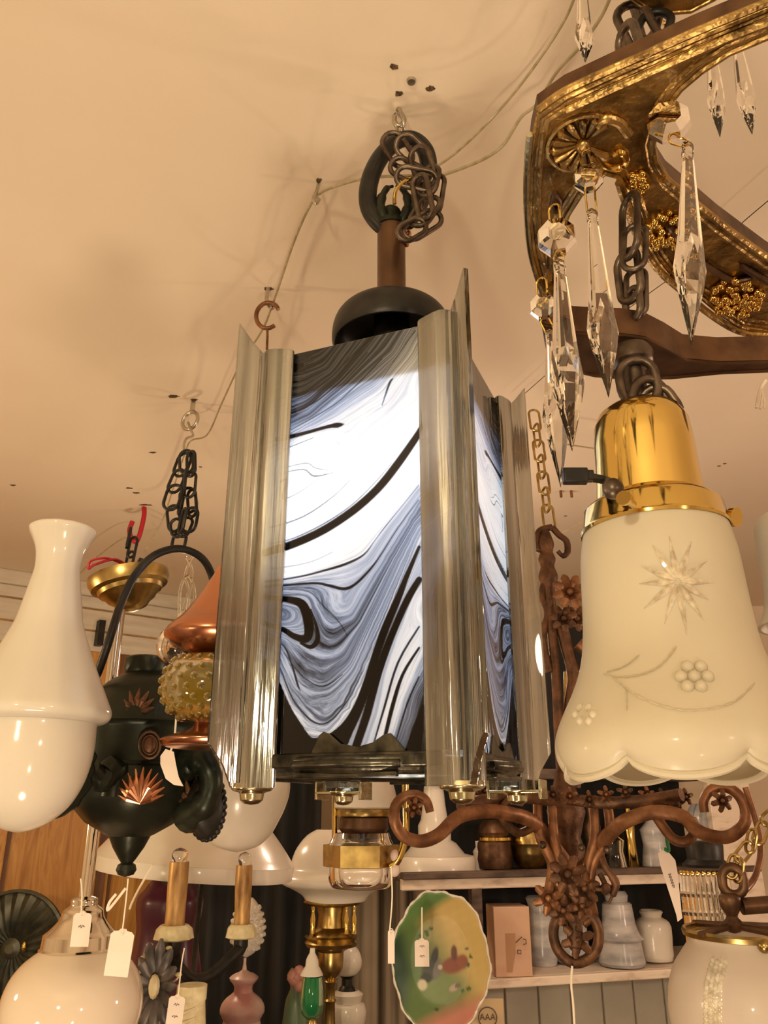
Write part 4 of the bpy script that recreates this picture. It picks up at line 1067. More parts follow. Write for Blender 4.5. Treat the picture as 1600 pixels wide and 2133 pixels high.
# clear cup hook and open ring near the lantern's left post
hp=PZ(665,380,CEIL)
tag(mk('ceiling_hook',*tube(spline([hp+Vector((0,0,.004)),P(660,398,hp.y),P(653,412,hp.y),P(658,424,hp.y),P(665,414,hp.y)],5),.0028,8),M['zinc']),'small clear screw hook in ceiling holding the cord, left of the lantern loop','hook')
hp=PZ(560,600,CEIL)
tag(mk('ceiling_hook',*tube(spline([hp+Vector((0,0,.004)),P(556,615,hp.y),P(557,632,hp.y),P(566,642,hp.y),P(572,634,hp.y)],5),.0036,8),M['zinc']),'small screw hook in ceiling carrying an open bronze ring left of the lantern','hook')
s=T(655,hp.y)/F; c=P(558,657,hp.y-.01)
arc=[c+Vector((math.cos(a)*24*s,-.02*math.sin(a)*0,math.sin(a)*31*s)) for a in [math.radians(k) for k in range(28,318,10)]]
rg=thing('open_ring','open bronze wire ring hanging on hook left of the lantern post','ring',c)
mk('ring',*tube(arc,.0038,10),M['copperrust'],rg)
mk('wire_pin',*tube([P(557,682,hp.y-.01),P(557,700,hp.y-.01),P(556,728,hp.y-.01)],.0022,8),M['copperrust'],rg)
# ================================================================ rusty cast chandelier
RY=1.35; rx=.290
rc=thing('iron_chandelier','rusty brown cast iron scroll-arm chandelier behind the lantern and frosted shade','chandelier',(rx,RY,P(800,2010,RY).z))
chain(rc,P(1112,860,RY+.05),P(1145,1095,RY),7,.020,.0024,M['oldbrass'],ov=1.4)
def Rt(pts,r,m='rust',name='scroll_arm',Y=RY,n=6,flat=1.0,fd=None,par=None):
    return mk(name,*tube(spline([P(a,b,(c if len(q)>2 else Y)) for q in pts for a,b,c in [(q+(Y,))[:3]]],n),r,10,flat=flat,flatdir=fd),M[m],par or rc)
# top crown scrolls
Rt([(1150,1098),(1125,1105),(1118,1125),(1122,1145),(1135,1142),(1132,1130)],[.006,.006,.006,.005,.004])
Rt([(1150,1098),(1165,1115),(1180,1128),(1182,1150),(1172,1158),(1162,1148)],[.006,.006,.006,.005,.004])
rp=[(1105,8),(1115,12),(1135,17),(1150,13),(1165,18),(1180,14),(1200,20),(1215,16),(1225,12)]
mk('stem',*lathe(rx,RY,smoothprof(q_(RY,rp),3)+q_(RY,[(1300,11),(1330,10),(1420,9),(1500,12),(1600,14),(1650,26),(1690,40),(1720,32),(1745,26),(1770,34),(1790,28),(1830,30),(1870,38),(1895,30),(1905,14),(1910,0)]),28),M['rust'],rc)
def rosette(x,y,Y,R,n,m='copperrust',name='leaf_ornament',sq=.6,up=0,par=None):
    mb=MB(); c=P(x,y,Y); s=T(y,Y)/F
    for k in range(n):
        a=k/n*6.283+.3; d=Vector((math.cos(a),-.35,math.sin(a)+up)); R_=R*s
        mb.add(tube([c,c+d*R_*.5+Vector((0,-.006,0)),c+d*R_*.85,c+d*R_],[.003,R_*.24,R_*.22,R_*.06],8,flat=.4,flatdir=(d.z,0,-d.x)))
    mb.add(ball(c+Vector((0,-.008,0)),R*s*.22,10,6))
    return mb.build(name,M[m],par or rc)
rosette(1185,1235,RY-.03,38,8); rosette(1172,1290,RY-.02,30,7,'rust'); rosette(1200,1290,RY,28,7,'rust')
Rt([(1168,1300),(1180,1345),(1195,1410),(1188,1480),(1200,1560),(1196,1640)],.011,'rust','stem_branch')
Rt([(1140,1200),(1130,1240),(1142,1280),(1130,1330),(1145,1400)],.007,'rust','stem_branch')
Rt([(1205,1340),(1235,1370),(1240,1420),(1215,1470),(1205,1540)],.012,'copperrust','stem_branch')
mk('gold_rod',*tube([P(1186,1400,RY+.06),P(1186,1520,RY+.06)],.010,10),M['oldbrass'],rc)
for s_ in (0,1):
    if s_==0:
        armp=[(1180,1800,1.33),(1150,1760,1.30),(1110,1712,1.26),(1060,1695,1.22),(1010,1690,1.19),(955,1702,1.17),(915,1738,1.15),(878,1752,1.14),(842,1742,1.13),(823,1712,1.12),(824,1680,1.12),(842,1660,1.12),(868,1656,1.12),(888,1668,1.12),(896,1692,1.12)]
    else:
        armp=[(1205,1815,1.33),(1235,1790,1.29),(1260,1748,1.26),(1300,1712,1.22),(1360,1692,1.19),(1420,1700,1.17),(1450,1728,1.15),(1485,1742,1.14),(1520,1742,1.13),(1547,1720,1.12),(1554,1690,1.12),(1540,1658,1.12),(1512,1640,1.12),(1482,1645,1.12),(1466,1668,1.12),(1468,1692,1.12)]
    rr=[.012]*6+[.0095]*5+[.008,.007,.006,.004][:len(armp)-11]
    ar_=spline([P(a,b,c) for a,b,c in armp],6)
    rad=[.0078-.0040*(i/len(ar_)) for i in range(len(ar_))]
    mk('scroll_arm',*tube(ar_,rad,10,flat=1.5,flatdir=(0,1,0)),M['copperrust'],rc)
rosette(862,1682,1.115,20,6,'copperrust'); rosette(1500,1668,1.115,24,6,'rust')
Rt([(1120,1716,1.27),(1080,1735,1.25),(1045,1700,1.23),(1060,1668,1.23),(1090,1672,1.23)],.006,'rust')
Rt([(1365,1698,1.2),(1400,1745,1.19),(1430,1752,1.18),(1447,1728,1.18),(1440,1705,1.18)],.007,'copperrust')
Rt([(1160,1668,1.28),(1100,1660,1.26),(1030,1665,1.24),(960,1680,1.2)],.010,'rust','gallery_band')
Rt([(1180,1664,1.28),(1260,1672,1.26),(1340,1668,1.24),(1420,1655,1.2)],.009,'rust','gallery_band')
for k,(x,y) in enumerate(((985,1655),(1010,1648),(1040,1650),(1150,1655),(1185,1658),(1225,1665),(1260,1655),(1300,1650),(1345,1655),(1375,1660),(1402,1665),(1425,1660))):
    rosette(x,y,1.25,18,5,'rust' if k%2 else 'copperrust')
# lower body straps, leaves, open heart finial
for x0,x1 in ((1120,1150),(1150,1165),(1235,1225),(1265,1235)):
    Rt([(x0,1672,1.28),(x0+4,1740,1.27),(x1,1800,1.27),(x1-6,1860,1.28),(x1,1900,1.3)],.0075,'copperrust','strap')
for x,y in ((1131,1760),(1212,1765),(1265,1770)): mk('rivet',*ball(P(x,y,1.26),.0055),M['darkchain'],rc)
rosette(1140,1870,1.27,34,6,'copperrust'); rosette(1215,1850,1.27,34,6,'rust'); rosette(1180,1820,1.27,40,8,'rust'); rosette(1170,1895,1.27,30,6,'rust'); rosette(1210,1885,1.27,26,6,'rust')
Rt([(1250,1775,1.27),(1262,1808,1.26),(1282,1838,1.26),(1278,1860,1.26),(1268,1882,1.26)],[.005,.005,.006,.005,.002])
Rt([(1250,1820,1.27),(1262,1850,1.26),(1240,1852,1.26)],[.004,.008,.003],'rust','leaf_ornament')
hr=[(1160,1915),(1153,1945),(1163,1980),(1190,2004),(1220,2000),(1243,1975),(1247,1940),(1236,1912),(1222,1905),(1200,1922),(1180,1908)]
mk('openwork_finial',*tube(spline([P(x,y,1.3) for x,y in hr],5,closed=True),.0075,10,closed=True),M['rust'],rc)
rosette(1200,1955,1.3,36,6,'rust','openwork_finial'); Rt([(1195,1905,1.3),(1198,1950,1.3),(1200,2010,1.3)],[.010,.012,.005],'rust','finial_stem')
Rt([(1168,1885,1.3),(1160,1905,1.3),(1180,1925,1.3)],.006,'rust'); Rt([(1230,1880,1.3),(1238,1905,1.3),(1215,1925,1.3)],.006,'rust')
# cut glass vase shade seen between post and frosted shade
tag(mk('cut_glass_bell',*lpx(1130,1330,1.5,[(1250,8),(1290,20),(1330,26),(1370,20),(1382,28)],32,3,.002,mod=lambda a,i,r,z:(r*(1+.05*math.sin(10*a)),z)),M['clear']),'small clear cut glass shade behind the right edge of the lantern','lamp shade')
# clear twin-tube at right of the lantern: back panel light pipe
# ================================================================ hanging glass font with brass bands (below the lantern)
bf=thing('brass_glass_pendant','small brass banded clear glass hanging lamp below the lantern ring','light',P(755,1840,1.28))
bx=P(752,1790,1.28).x
mk('brass_band',*lathe(bx,1.28,q_(1.15,[(1768,82),(1768,88),(1818,88),(1820,82),(1768,82)]),6),M['oldbrass'],bf,False)
lp('glass_dish',752,1790,1.28,[(1735,58),(1748,62),(1756,66),(1768,68),(1790,68),(1820,68),(1836,66),(1848,60),(1850,52)],M['clear'],bf,48,3,.003)
mk('brass_ring',*lathe(bx+.004,1.28,q_(1.15,[(1688,55),(1686,62),(1694,64),(1702,62),(1704,55),(1688,55)]),48),M['oldbrass'],bf)
lp('dark_burner',758,1720,1.28,[(1700,30),(1704,50),(1725,52),(1745,40),(1758,0)],M['giltdark'],bf,24)
lp('white_cap',762,1660,1.28,[(1600,30),(1620,52),(1650,62),(1672,66),(1684,60),(1686,0)],M['milkdull'],bf,40,3)
mk('brass_rod',*tube([P(697,1640,1.28),P(697,1755,1.28)],.0042,10),M['brass'],bf)
mk('brass_rod',*tube(spline([P(845,1600,1.25),P(845,1680,1.25),P(845,1735,1.25),P(838,1770,1.25),P(826,1796,1.25),P(812,1806,1.25)],6),.0055,10),M['brass'],bf)
mk('pink_bead',*ball(P(822,1782,1.25),.007,10,6,1.2),M['pinkmilk'],bf)
mk('pink_bead',*ball(P(822,1812,1.25),.008,10,6,1.2),M['pinkmilk'],bf)
# ================================================================ brass table lamp with milk glass shade
ol=thing('brass_table_lamp','tall brass oil lamp with wide lipped milk glass shade in lower centre','lamp',P(690,2180,1.9))
lp('glass_shade',700,1830,1.9,[(1728,42),(1740,62),(1765,82),(1790,92),(1808,95),(1818,108),(1828,116),(1840,112),(1850,92),(1862,72),(1876,62)],M['milkdull'],ol,64,3,.004)
bnr=lp('burner',693,1920,1.9,[(1872,0),(1872,58),(1878,62),(1884,56),(1886,34),(1905,30),(1930,32),(1940,44),(1948,50),(1950,0)],M['oldbrass'],ol,32)
for x in (652,722,738): mk('burner_post',*lathe(P(x,1910,1.87).x,1.87,q_(1.87,[(1886,0),(1886,5),(1900,3),(1915,6),(1930,5),(1945,6),(1946,0)]),12),M['brass'],bnr)
lp('brass_font',690,1980,1.9,[(1946,50),(1950,56),(1956,50),(1962,56),(1970,52),(1974,38),(1982,26),(2000,26),(2018,24),(2030,18),(2040,10),(2044,14),(2050,10),(2080,10),(2084,13),(2090,10),(2140,12),(2155,14),(2170,32),(2184,36),(2184,0)],M['oldbrass'],ol,36)
# green glass lamp
gn=thing('green_glass_lamp','small green glass lamp with white milk cap left of brass lamp stem','lamp',P(650,2230,1.8))
lp('milk_cap',650,2015,1.8,[(1975,5),(1985,6),(1992,10),(2000,13),(2012,14),(2022,20),(2031,24),(2034,0)],M['milkdull'],gn,28)
lp('green_font',650,2080,1.8,[(2034,20),(2060,23),(2090,24),(2110,22),(2122,12),(2126,0)],M['green'],gn,28)
lp('foot',650,2140,1.8,[(2124,8),(2135,12),(2160,14),(2200,20),(2215,0)],M['oldbrass'],gn,24)
fg=thing('draped_figurine','pale green glass figurine simplified to a vase with rosy blobs left of the green lamp','vase',P(618,2230,1.9))  # figurine, reduced to a plain vase form
lp('body',618,2080,1.9,[(2015,12),(2030,22),(2045,16),(2060,14),(2080,22),(2110,26),(2160,28),(2184,0)],pm('pale_green_glass',(.10,.15,.09),(.17,.24,.15),rough=.3,scale=20,stretch=(3,1,.4)),fg,32,2)
rm=MB(); 
for k in range(8): rm.add(ball(P(612+random.uniform(-12,18),2020+random.uniform(0,45),1.87),.012,8,5))
rm.build('rosy_blobs',pm('rosy_glass',(.42,.17,.14),(.52,.26,.2),rough=.4),fg)
# milk lamps right of the brass stem
wl=thing('round_milk_lamp','small white milk glass lamp with round globe right of brass lamp stem','lamp',P(722,2150,2.02))
lp('globe_shade',722,2000,2.02,[(1968,12),(1975,22),(1990,30),(2008,32),(2022,28),(2031,18),(2034,0)],M['milkdull'],wl,32,2)
lp('burner',723,2045,2.02,[(2030,12),(2032,16),(2038,11),(2052,11),(2058,16),(2064,18),(2066,0)],M['black'],wl,20)
lp('body',724,2100,2.02,[(2062,22),(2070,32),(2082,30),(2088,28),(2092,36),(2105,40),(2130,38),(2145,32),(2152,0)],M['milkdull'],wl,32)
# ================================================================ painted plate
PLY=1.5; pc=P(918,2002,PLY)
pt_=thing('painted_plate','scalloped oval painted plate with poultry picture in green, yellow and pink','plate',P(918,2130,PLY))
v=[];f=[];cols=[]
nr,na=46,120
def plcol(x,y):
    """x,y in photo offsets from plate centre"""
    def mixc(a,b,t): t=max(0,min(1,t)); return [a[i]*(1-t)+b[i]*t for i in range(3)]
    g=(.10,.17,.055); dg_=(.012,.05,.022); ye=(.50,.36,.13); pk=(.50,.20,.15)
    c=mixc(g,ye,(x*.9-y*.55+18)/70)
    c=mixc(c,dg_,(-x-48-abs(y-20)*.25)/30)
    c=mixc(c,(.16,.22,.08),(60-math.hypot(x-5,(y-55)*1.6))/30)
    c=mixc(c,pk,(y*.9+x*.35-75)/28)
    c=mixc(c,(.10,.20,.06),(-y-98+(-x)*.6)/20)
    n_=math.sin(x*.21+y*.13)*math.sin(y*.17-x*.07)
    c=[q*(1+.03*n_) for q in c]
    def blob(cx,cy,rx_,ry_,col,rot=0,soft=.35):
        nonlocal c
        ca,sa=math.cos(rot),math.sin(rot); dx,dy=x-cx,y-cy
        d=math.hypot((dx*ca+dy*sa)/rx_,(-dx*sa+dy*ca)/ry_)
        c=mixc(c,col,(1-d)/soft)
    blob(28,10,32,19,(.20,.05,.02),-.25); blob(30,-12,8,18,(.10,.025,.012)); blob(48,4,14,16,(.22,.06,.025))
    blob(-12,-2,9,26,(.025,.03,.028),.25); blob(-22,20,20,22,(.05,.055,.05)); blob(-6,18,10,22,(.16,.15,.15),.3); blob(-30,34,14,12,(.02,.025,.02))
    blob(-38,47,12,12,(.55,.50,.36)); blob(0,14,6,5,(.5,.42,.34)); blob(28,52,13,7,(.42,.32,.26),-.4); blob(36,48,8,5,(.14,.10,.08),-.4)
    for bx_,by_ in ((-28,-52),(-18,-58),(-40,-44),(58,-20),(66,-6),(60,10),(-10,92),(46,58),(60,54)): blob(bx_,by_,6,4,(.03,.075,.02))
    blob(-26,-46,5,4,(.03,.08,.02))
    return c
s=T(2002,PLY)/F
for i in range(nr+1):
    rr=i/nr
    for k in range(na):
        a=k/na*6.2832
        w=1+(.022*math.sin(6*a+.5)+.012*math.sin(16*a))*max(0,(rr-.7)/.3)
        X_=math.cos(a)*101*rr*w; Y_=math.sin(a)*132*rr*w
        dep=.020*max(0,(rr-.62)/.38)**1.2
        v.append(pc+Vector((X_*s,-dep+.02,-Y_*s*1.0))); cols.append(plcol(X_,Y_))
for i in range(nr):
    for k in range(na): f.append((i*na+k,i*na+(k+1)%na,(i+1)*na+(k+1)%na,(i+1)*na+k))
o=mk('dish',v,f,M['ivory'],pt_)
ca=o.data.color_attributes.new('paint','FLOAT_COLOR','POINT')
ca.data.foreach_set('color',np.concatenate([np.array(cols),np.ones((len(cols),1))],1).astype(np.float32).ravel())
m,nt,out=newmat('plate_glaze'); b=N(nt,'ShaderNodeBsdfPrincipled',Roughness=.45); b.inputs['Coat Weight'].default_value=.0
at=N(nt,'ShaderNodeAttribute'); at.attribute_name='paint'; nt.links.new(at.outputs['Color'],b.inputs['Base Color']); nt.links.new(b.outputs[0],out.inputs[0])
o.data.materials.clear(); o.data.materials.append(m)
md=o.modifiers.new('thickness','SOLIDIFY'); md.thickness=.004; md.offset=1
rim=[v[nr*na+k]+Vector((0,-.001,0)) for k in range(na)]
rimw=[.0012+.0014*abs(math.sin(k*.9)) for k in range(na)]
mk('gold_rim',*tube(rim,rimw,6,closed=True),M['milkdull'],pt_)
# ================================================================ shelf unit
X0=P(1020,2040,2.35).x; Y0=2.35; SA=math.atan(.28)
ev=Vector((math.cos(SA),math.sin(SA),0)); nv=Vector((-math.sin(SA),math.cos(SA),0))
def YF(x): return 2.27/(1-.000154*(x-800))
def EX(x,y=1900):
    p=P(x,y,YF(x)); return (p.x-X0)/math.cos(SA)
def sbox(e0,e1,n0,n1,z0,z1):
    c=Vector((X0,Y0,0))+ev*((e0+e1)/2)+nv*((n0+n1)/2); return box((c.x,c.y,EZ+(z0+z1)/2),e1-e0,n1-n0,z1-z0,SA)
zu=P(1100,1822,YF(1100)).z-EZ; zu2=P(1100,1849,YF(1100)).z-EZ
zl=P(1100,2036,YF(1100)).z-EZ; zl2=P(1100,2056,YF(1100)).z-EZ
su=thing('shelf_unit','worn white painted wooden shelf unit behind the rusty chandelier','shelf',Vector((X0,Y0+.2,EZ-1.4)))
eL,eR=EX(838),EX(1595); eM=EX(1012,2040)
def sh_(name,e0,e1,n0,n1,z0,z1,m,bv=.003):
    mb=MB(); mb.add(sbox(e0,e1,n0,n1,z0,z1)); o=mb.build(name,M[m],su,False); bevel(o,bv); return o
sh_('shelf_board',eL,eR,.022,.34,zu-.012,zu,'darkwood')
sh_('shelf_edge',eL,eR,0,.02,zu2,zu-.004,'whitepaint')
sh_('shelf_edge',eL,eR,-.012,.02,zu-.006,zu+.012,'darkwood')
sh_('shelf_board',eM,eR,.022,.34,zl-.012,zl,'whitepaint')
sh_('shelf_edge',eM,eR,0,.02,zl2,zl,'whitepaint')
sh_('shelf_board',eL,eR,.08,.34,.085,.10,'darkwood')
sh_('shelf_edge',eL,eR,.06,.08,.080,.11,'darkwood')
sh_('back_panel',eL,eR,.34,.36,zu-.02,.62,'dark')
sh_('back_panel',eM,eR,.34,.36,zl-.02,zu-.02,'dark')
sh_('side_post',EX(1500,1850),EX(1590,1850),-.01,.015,-.9,.62,'whitepaint')
sh_('side_post',eM-.03,eM,.0,.03,-1.2,zu2,'darkwood')
for k in range(9):
    sh_('beadboard_plank',eM+k*.098,eM+k*.098+.093,.10,.112,-1.3,zl2,'bead',.004)
cu=MB(); n_=80; v=[];f=[]
cA=P(625,1850,2.95); cB=P(1040,1850,2.95)
for i in range(n_+1):
    t=i/n_; p=cA.lerp(cB,t); w=.018*math.sin(t*46)+.008*math.sin(t*91+1)
    for z in (EZ-1.3,EZ+.0-.22): v.append(Vector((p.x,p.y+w,z)))
for i in range(n_): f.append((2*i,2*i+2,2*i+3,2*i+1))
o=mk('curtain',v,f,M['curtain']); md=o.modifiers.new('t','SOLIDIFY'); md.thickness=.003
tag(o,'brown and beige striped curtain hanging below the upper shelf behind the plate','curtain')
# things on the shelves
def seat_all():
    bpy.context.view_layer.update()
    for t_,zt in SEATS:
        lo=min((o.matrix_world@Vector(b)).z for o in t_.children for b in o.bound_box)
        t_.location.z+=zt+.0008-lo
SEATS=[]
def SP(name,label,cat,x,Yo=.12,by=1815):
    Y=YF(x)+Yo; o=thing(name,label,cat,P(x,by,Y)); SEATS.append((o,EZ+(zl if by>1900 else zu))); return o,Y
def SP_old(name,label,cat,x,Yo=.12,by=1815):
    Y=YF(x)+Yo; return thing(name,label,cat,P(x,by,Y)),Y
t_,Y=SP('milk_glass_lamp','white stepped milk glass lamp base on upper shelf left of brass lamps','lamp',905,.15)
lp('body',905,1720,Y,[(1600,20),(1640,24),(1668,28),(1680,34),(1710,34),(1716,44),(1738,62),(1742,80),(1748,84),(1775,84),(1776,0)],M['milkdull'],t_,40)
t_,Y=SP('dark_brass_lamp','dark lamp with gold burner on upper shelf right of stepped milk lamp','lamp',1026,.15)
lp('body',1028,1750,Y,[(1690,18),(1700,28),(1716,33),(1730,28),(1736,35),(1770,38),(1790,36),(1796,0)],M['giltdark'],t_,32); lp('gold_collar',1028,1725,Y,[(1722,30),(1726,36),(1732,36),(1738,30)],M['brass'],t_,32)
t_,Y=SP('brass_pot','round aged brass pot on upper shelf right of the dark brass lamp','pot',1104,.15)
lp('body',1104,1780,Y,[(1725,22),(1740,34),(1768,38),(1770,42),(1776,40),(1800,36),(1818,24),(1824,0)],M['oldbrass'],t_,36,2)
for i,(x,y0,y1,hw,m,lab) in enumerate(((992,1640,1700,11,'milkdull','small milk glass chimney on upper shelf behind the left scroll arm'),(1158,1670,1770,16,'green','small dark green glass bottle on upper shelf behind the chandelier body'),(1232,1640,1775,18,'giltdark','slim dark lamp base on upper shelf left of the gold candlestick'),(1310,1650,1795,12,'brass','slim gold candlestick on upper shelf right of the rusty chandelier body'),(1360,1660,1780,28,'greyglass','grey glass jar on upper shelf behind the right scroll arm'),(1275,1700,1790,24,'clear','clear glass tumbler on upper shelf beside the gold candlestick'))):
    t_,Y=SP(('glass_chimney','glass_bottle','lamp_base','candlestick','glass_jar','glass_tumbler')[i],lab,('lamp glass','bottle','lamp base','candlestick','jar','tumbler')[i],x,.16 if i!=1 else .20); t_['group']='small glass and brass pieces on the upper shelf'
    lp('body',x,(y0+y1)/2,Y,[(y0,0),(y0,hw*.5),(y0+(y1-y0)*.2,hw*.45),(y0+(y1-y0)*.35,hw),(y0+(y1-y0)*.6,hw*.85),(y1-4,hw*1.1),(y1,hw),(y1,0)],M[m],t_,28,1)
# ribbed clear shade
t_,Y=SP('ribbed_glass_shade','ribbed clear glass shade inside the right scroll of the rusty chandelier','vase',1485,.14)
lp('shade',1488,1700,Y,[(1640,40),(1660,52),(1690,56),(1730,52),(1755,44),(1766,50),(1770,46)],M['greyglass'],t_,72,2,.003,mod=lambda a,i,r,z:(r*(1+.04*math.sin(18*a)),z))
# lower shelf
t_,Y=SP('cardboard_box','brown cardboard box closed with shiny tape standing on the lower shelf','box',1060,.06,2038)
bc_=P(1060,1965,Y); hh=P(1060,1894,Y).z-P(1060,2038,Y).z; ww=(1098-1022)/F*T(1965,Y)
mb=MB(); mb.add(box((bc_.x,bc_.y,P(1060,1966,Y).z),ww,.09,hh,SA*.4)); bevel(mb.build('carton',M['card'],t_,False),.002)
def bq(px,m,name,dy=-.047):
    v,f=plate([P(x,y,Y+dy) for x,y in px],(0,.0008,0)); return mk(name,v,f,M[m],t_,False)
bq([(1043,1955),(1074,1955),(1074,1998),(1068,2036),(1036,2036),(1034,1980),(1043,1978)],'tape','tape')
mb=MB()
for pl in (((1075,1975),(1088,1962)),((1090,1966),(1096,1968),(1097,1976),(1091,1979)),((1079,1990),(1086,1990),(1086,1998),(1079,1997),(1079,1990))):
    mb.add(tube([P(x,y,Y-.049) for x,y in pl],.0012,5))
mb.build('pen_marks',M['ink'],t_)
def shelfjar(x,label,prof,m,cat='jar',name='glass_jar',th=0,off=.10,sm=2):
    t_,Y=SP(name,label,cat,x,off,2036); lp('body',x,1960,Y,prof,M[m],t_,40,sm,th); return t_
shelfjar(1130,'clear glass jar on lower shelf right of the cardboard box',[(1888,26),(1892,30),(1905,26),(1920,28),(1990,30),(2028,28),(2032,20),(2032,0)],'greyglass',off=.16)
shelfjar(1190,'grey clear glass jar on lower shelf behind the openwork finial',[(1895,30),(1900,34),(1915,32),(1990,36),(2022,34),(2028,20),(2028,0)],'greyglass',off=.16)
shelfjar(1292,'smoky white stepped glass bell shade standing on lower shelf behind the white jar',[(1862,18),(1872,24),(1885,22),(1890,30),(1930,34),(1955,42),(1962,48),(1968,42),(2000,46),(2018,44),(2020,0)],'greyglass','jar','stepped_bell_shade',off=.08)  # grey bell shade, built by the jar helper
shelfjar(1362,'white milk glass jar with narrow neck on lower shelf',[(1904,20),(1908,24),(1918,20),(1924,30),(1938,38),(1980,37),(2008,34),(2012,0)],'milkdull',off=.12)
seat_all()
# prism lamp
pr_=thing('prism_lamp','dark capped lamp with a fringe of clear glass prism rods at right','lamp',P(1470,1960,1.7))
lp('dark_cap',1468,1775,1.7,[(1752,0),(1752,34),(1760,38),(1790,36),(1800,48),(1806,44),(1808,0)],M['black'],pr_,32)
px_=P(1472,1880,1.7)
for k in range(13):
    a=math.radians(-165+150*k/12); R=50/F*T(1880,1.7)
    x_,y_=px_.x+R*math.cos(a),1.7+R*.6*math.sin(a)
    z0=P(800,1822,1.7).z; z1=P(800,1968,1.7).z
    mk('prism_rod',*lathe(x_,y_,[(z0,0),(z0,.0035),(z0-.028,.0058),(z0-.032,.0075),(z0-.038,.0052),(z0-.06,.0052),(z0-.064,.0072),(z0-.07,.0052),(z1,.0058),(z1-.006,0)],6),M['crystal'],pr_,smooth=False)
    mk('brass_pin',*ball((x_,y_-.001,z0+.004),.0046,8,5,1.3),M['brass'],pr_)
# advert card
lc=thing('round_badge_card','cream card with round AAA badge at the bottom edge right of the plate','card',P(1016,2120,2.2))
mb=MB(); c=P(1016,2124,2.2); mb.add(box(c,.078,.002,.088)); mb.build('card',pm('cream_card',(.62,.47,.28),rough=.7),lc,False)
s=T(2118,2.2)/F; mk('ring',*tube([P(1016,2120,2.196)+Vector((math.cos(a*.3)*19*s,0,math.sin(a*.3)*19*s)) for a in range(21)],.0012,6,closed=True),M['ink'],lc)
tcu=bpy.data.curves.new('AAA','FONT'); tcu.body='AAA'; tcu.size=.019; tcu.align_x='CENTER'; tcu.extrude=.0004
to=bpy.data.objects.new('tmp',tcu); C.objects.link(to); bpy.context.view_layer.update()
me=bpy.data.meshes.new_from_object(to.evaluated_get(bpy.context.evaluated_depsgraph_get())); bpy.data.objects.remove(to)
me.materials.clear(); me.materials.append(M['ink']); o=bpy.data.objects.new('lettering',me); C.objects.link(o); o.parent=lc
o.location=P(1016,2125,2.196)-Vector(lc.location); o.rotation_euler=(math.pi/2,0,0)
# ================================================================ frosted globe lower right
GY=.95; gx=P(1552,1960,GY).x
gb=thing('frosted_globe_light','frosted glass globe with diamond cut band in a brass ring, lower right corner','light',(gx,GY,P(800,1950,GY).z))
mk('brass_ring',*lathe(gx,GY,q_(GY,[(1936,114),(1934,120),(1940,123),(1950,121),(1952,114),(1936,114)]),80),M['oldbrass'],gb)
gpf=smoothprof(q_(GY,[(1950,108),(1962,112),(1985,128),(2015,148),(2050,162),(2090,170),(2130,172),(2190,160),(2250,120),(2300,50)]),4)
vv,ff=lathe(gx,GY,gpf,110,None)
mb=MB(); mb.add((vv,ff)); bv=BVHTree.FromPolygons([tuple(x) for x in vv],ff)
mb.cur=1
for r_ in range(19):
    for k in range(4):
        y=2000+r_*9.5+(k%2)*4.75; x=1470+k*9.5-abs(2110-y)*-.02+ (max(0,2050-y)*.25)
        d=(P(x,y,GY-.1)-cam0).normalized(); h=bv.ray_cast(cam0,d)
        if h[0] is None: continue
        n_=h[1] if h[1].dot(d)<0 else -h[1]; p=h[0]
        u_=n_.cross(Vector((0,0,1))).normalized(); w_=n_.cross(u_); S=.0032
        mb.add(([p+u_*S,p+w_*S*1.3,p-u_*S,p-w_*S*1.3,p+n_*.002],[(0,1,4),(1,2,4),(2,3,4),(3,0,4)]))
mb.cur=0
mb.build('globe',M['frost2'],gb,mats=[M['clearcut']],smooth='full')
cx_=MB(); zc=P(800,1885,GY).z
cx_.add(lathe(gx-.010,GY,smoothprof(q_(GY,[(1858,0),(1860,14),(1870,22),(1890,20),(1905,12),(1912,12),(1925,22),(1940,14),(1945,0)]),2),20))
cx_.add(tube([P(1545,1888,GY),P(1600,1884,GY),P(1690,1882,GY)],.0085,12))
cx_.add(linkmesh(P(1527,1835,GY),(.1,0,1),(.2,1,0),.028,.022,.0052,10))
for k in range(4):
    a=k*1.57+.5; zq=P(800,1938,GY).z; cx_.add(tube([(gx-.010,GY,zc-.02),(gx+.066*math.cos(a),GY+.066*math.sin(a),zq)],.0035,8))
cx_.build('iron_cross_frame',M['giltdark'],gb)
for (x,y,d,nn) in ((1606,1700,(.8,0,.6),(.2,1,0)),(1585,1735,(.6,0,1),(.6,1,0)),(1565,1752,(.35,0,1),(1,.5,0)),(1550,1775,(.7,0,.7),(.2,1,0)),(1538,1812,(.25,0,1),(.9,.5,0)),(1527,1805,(.5,0,1),(.2,1,0))):
    s=T(y,GY)/F; mk('chain_link',*linkmesh(P(x,y,GY),d,nn,48*s,22*s,.0018,8),M['oldbrass'],gb)
mk('copper_tube',*tube(spline([P(1553,1640,GY+.05),P(1575,1710,GY+.05),P(1585,1770,GY+.04),P(1575,1820,GY+.03),P(1558,1848,GY+.02),P(1540,1862,GY)],6),.0036,10),M['copperrust'],gb)
mk('thumb_screw',*ball(P(1592,1970,GY-.06),.007),M['oldbrass'],gb)
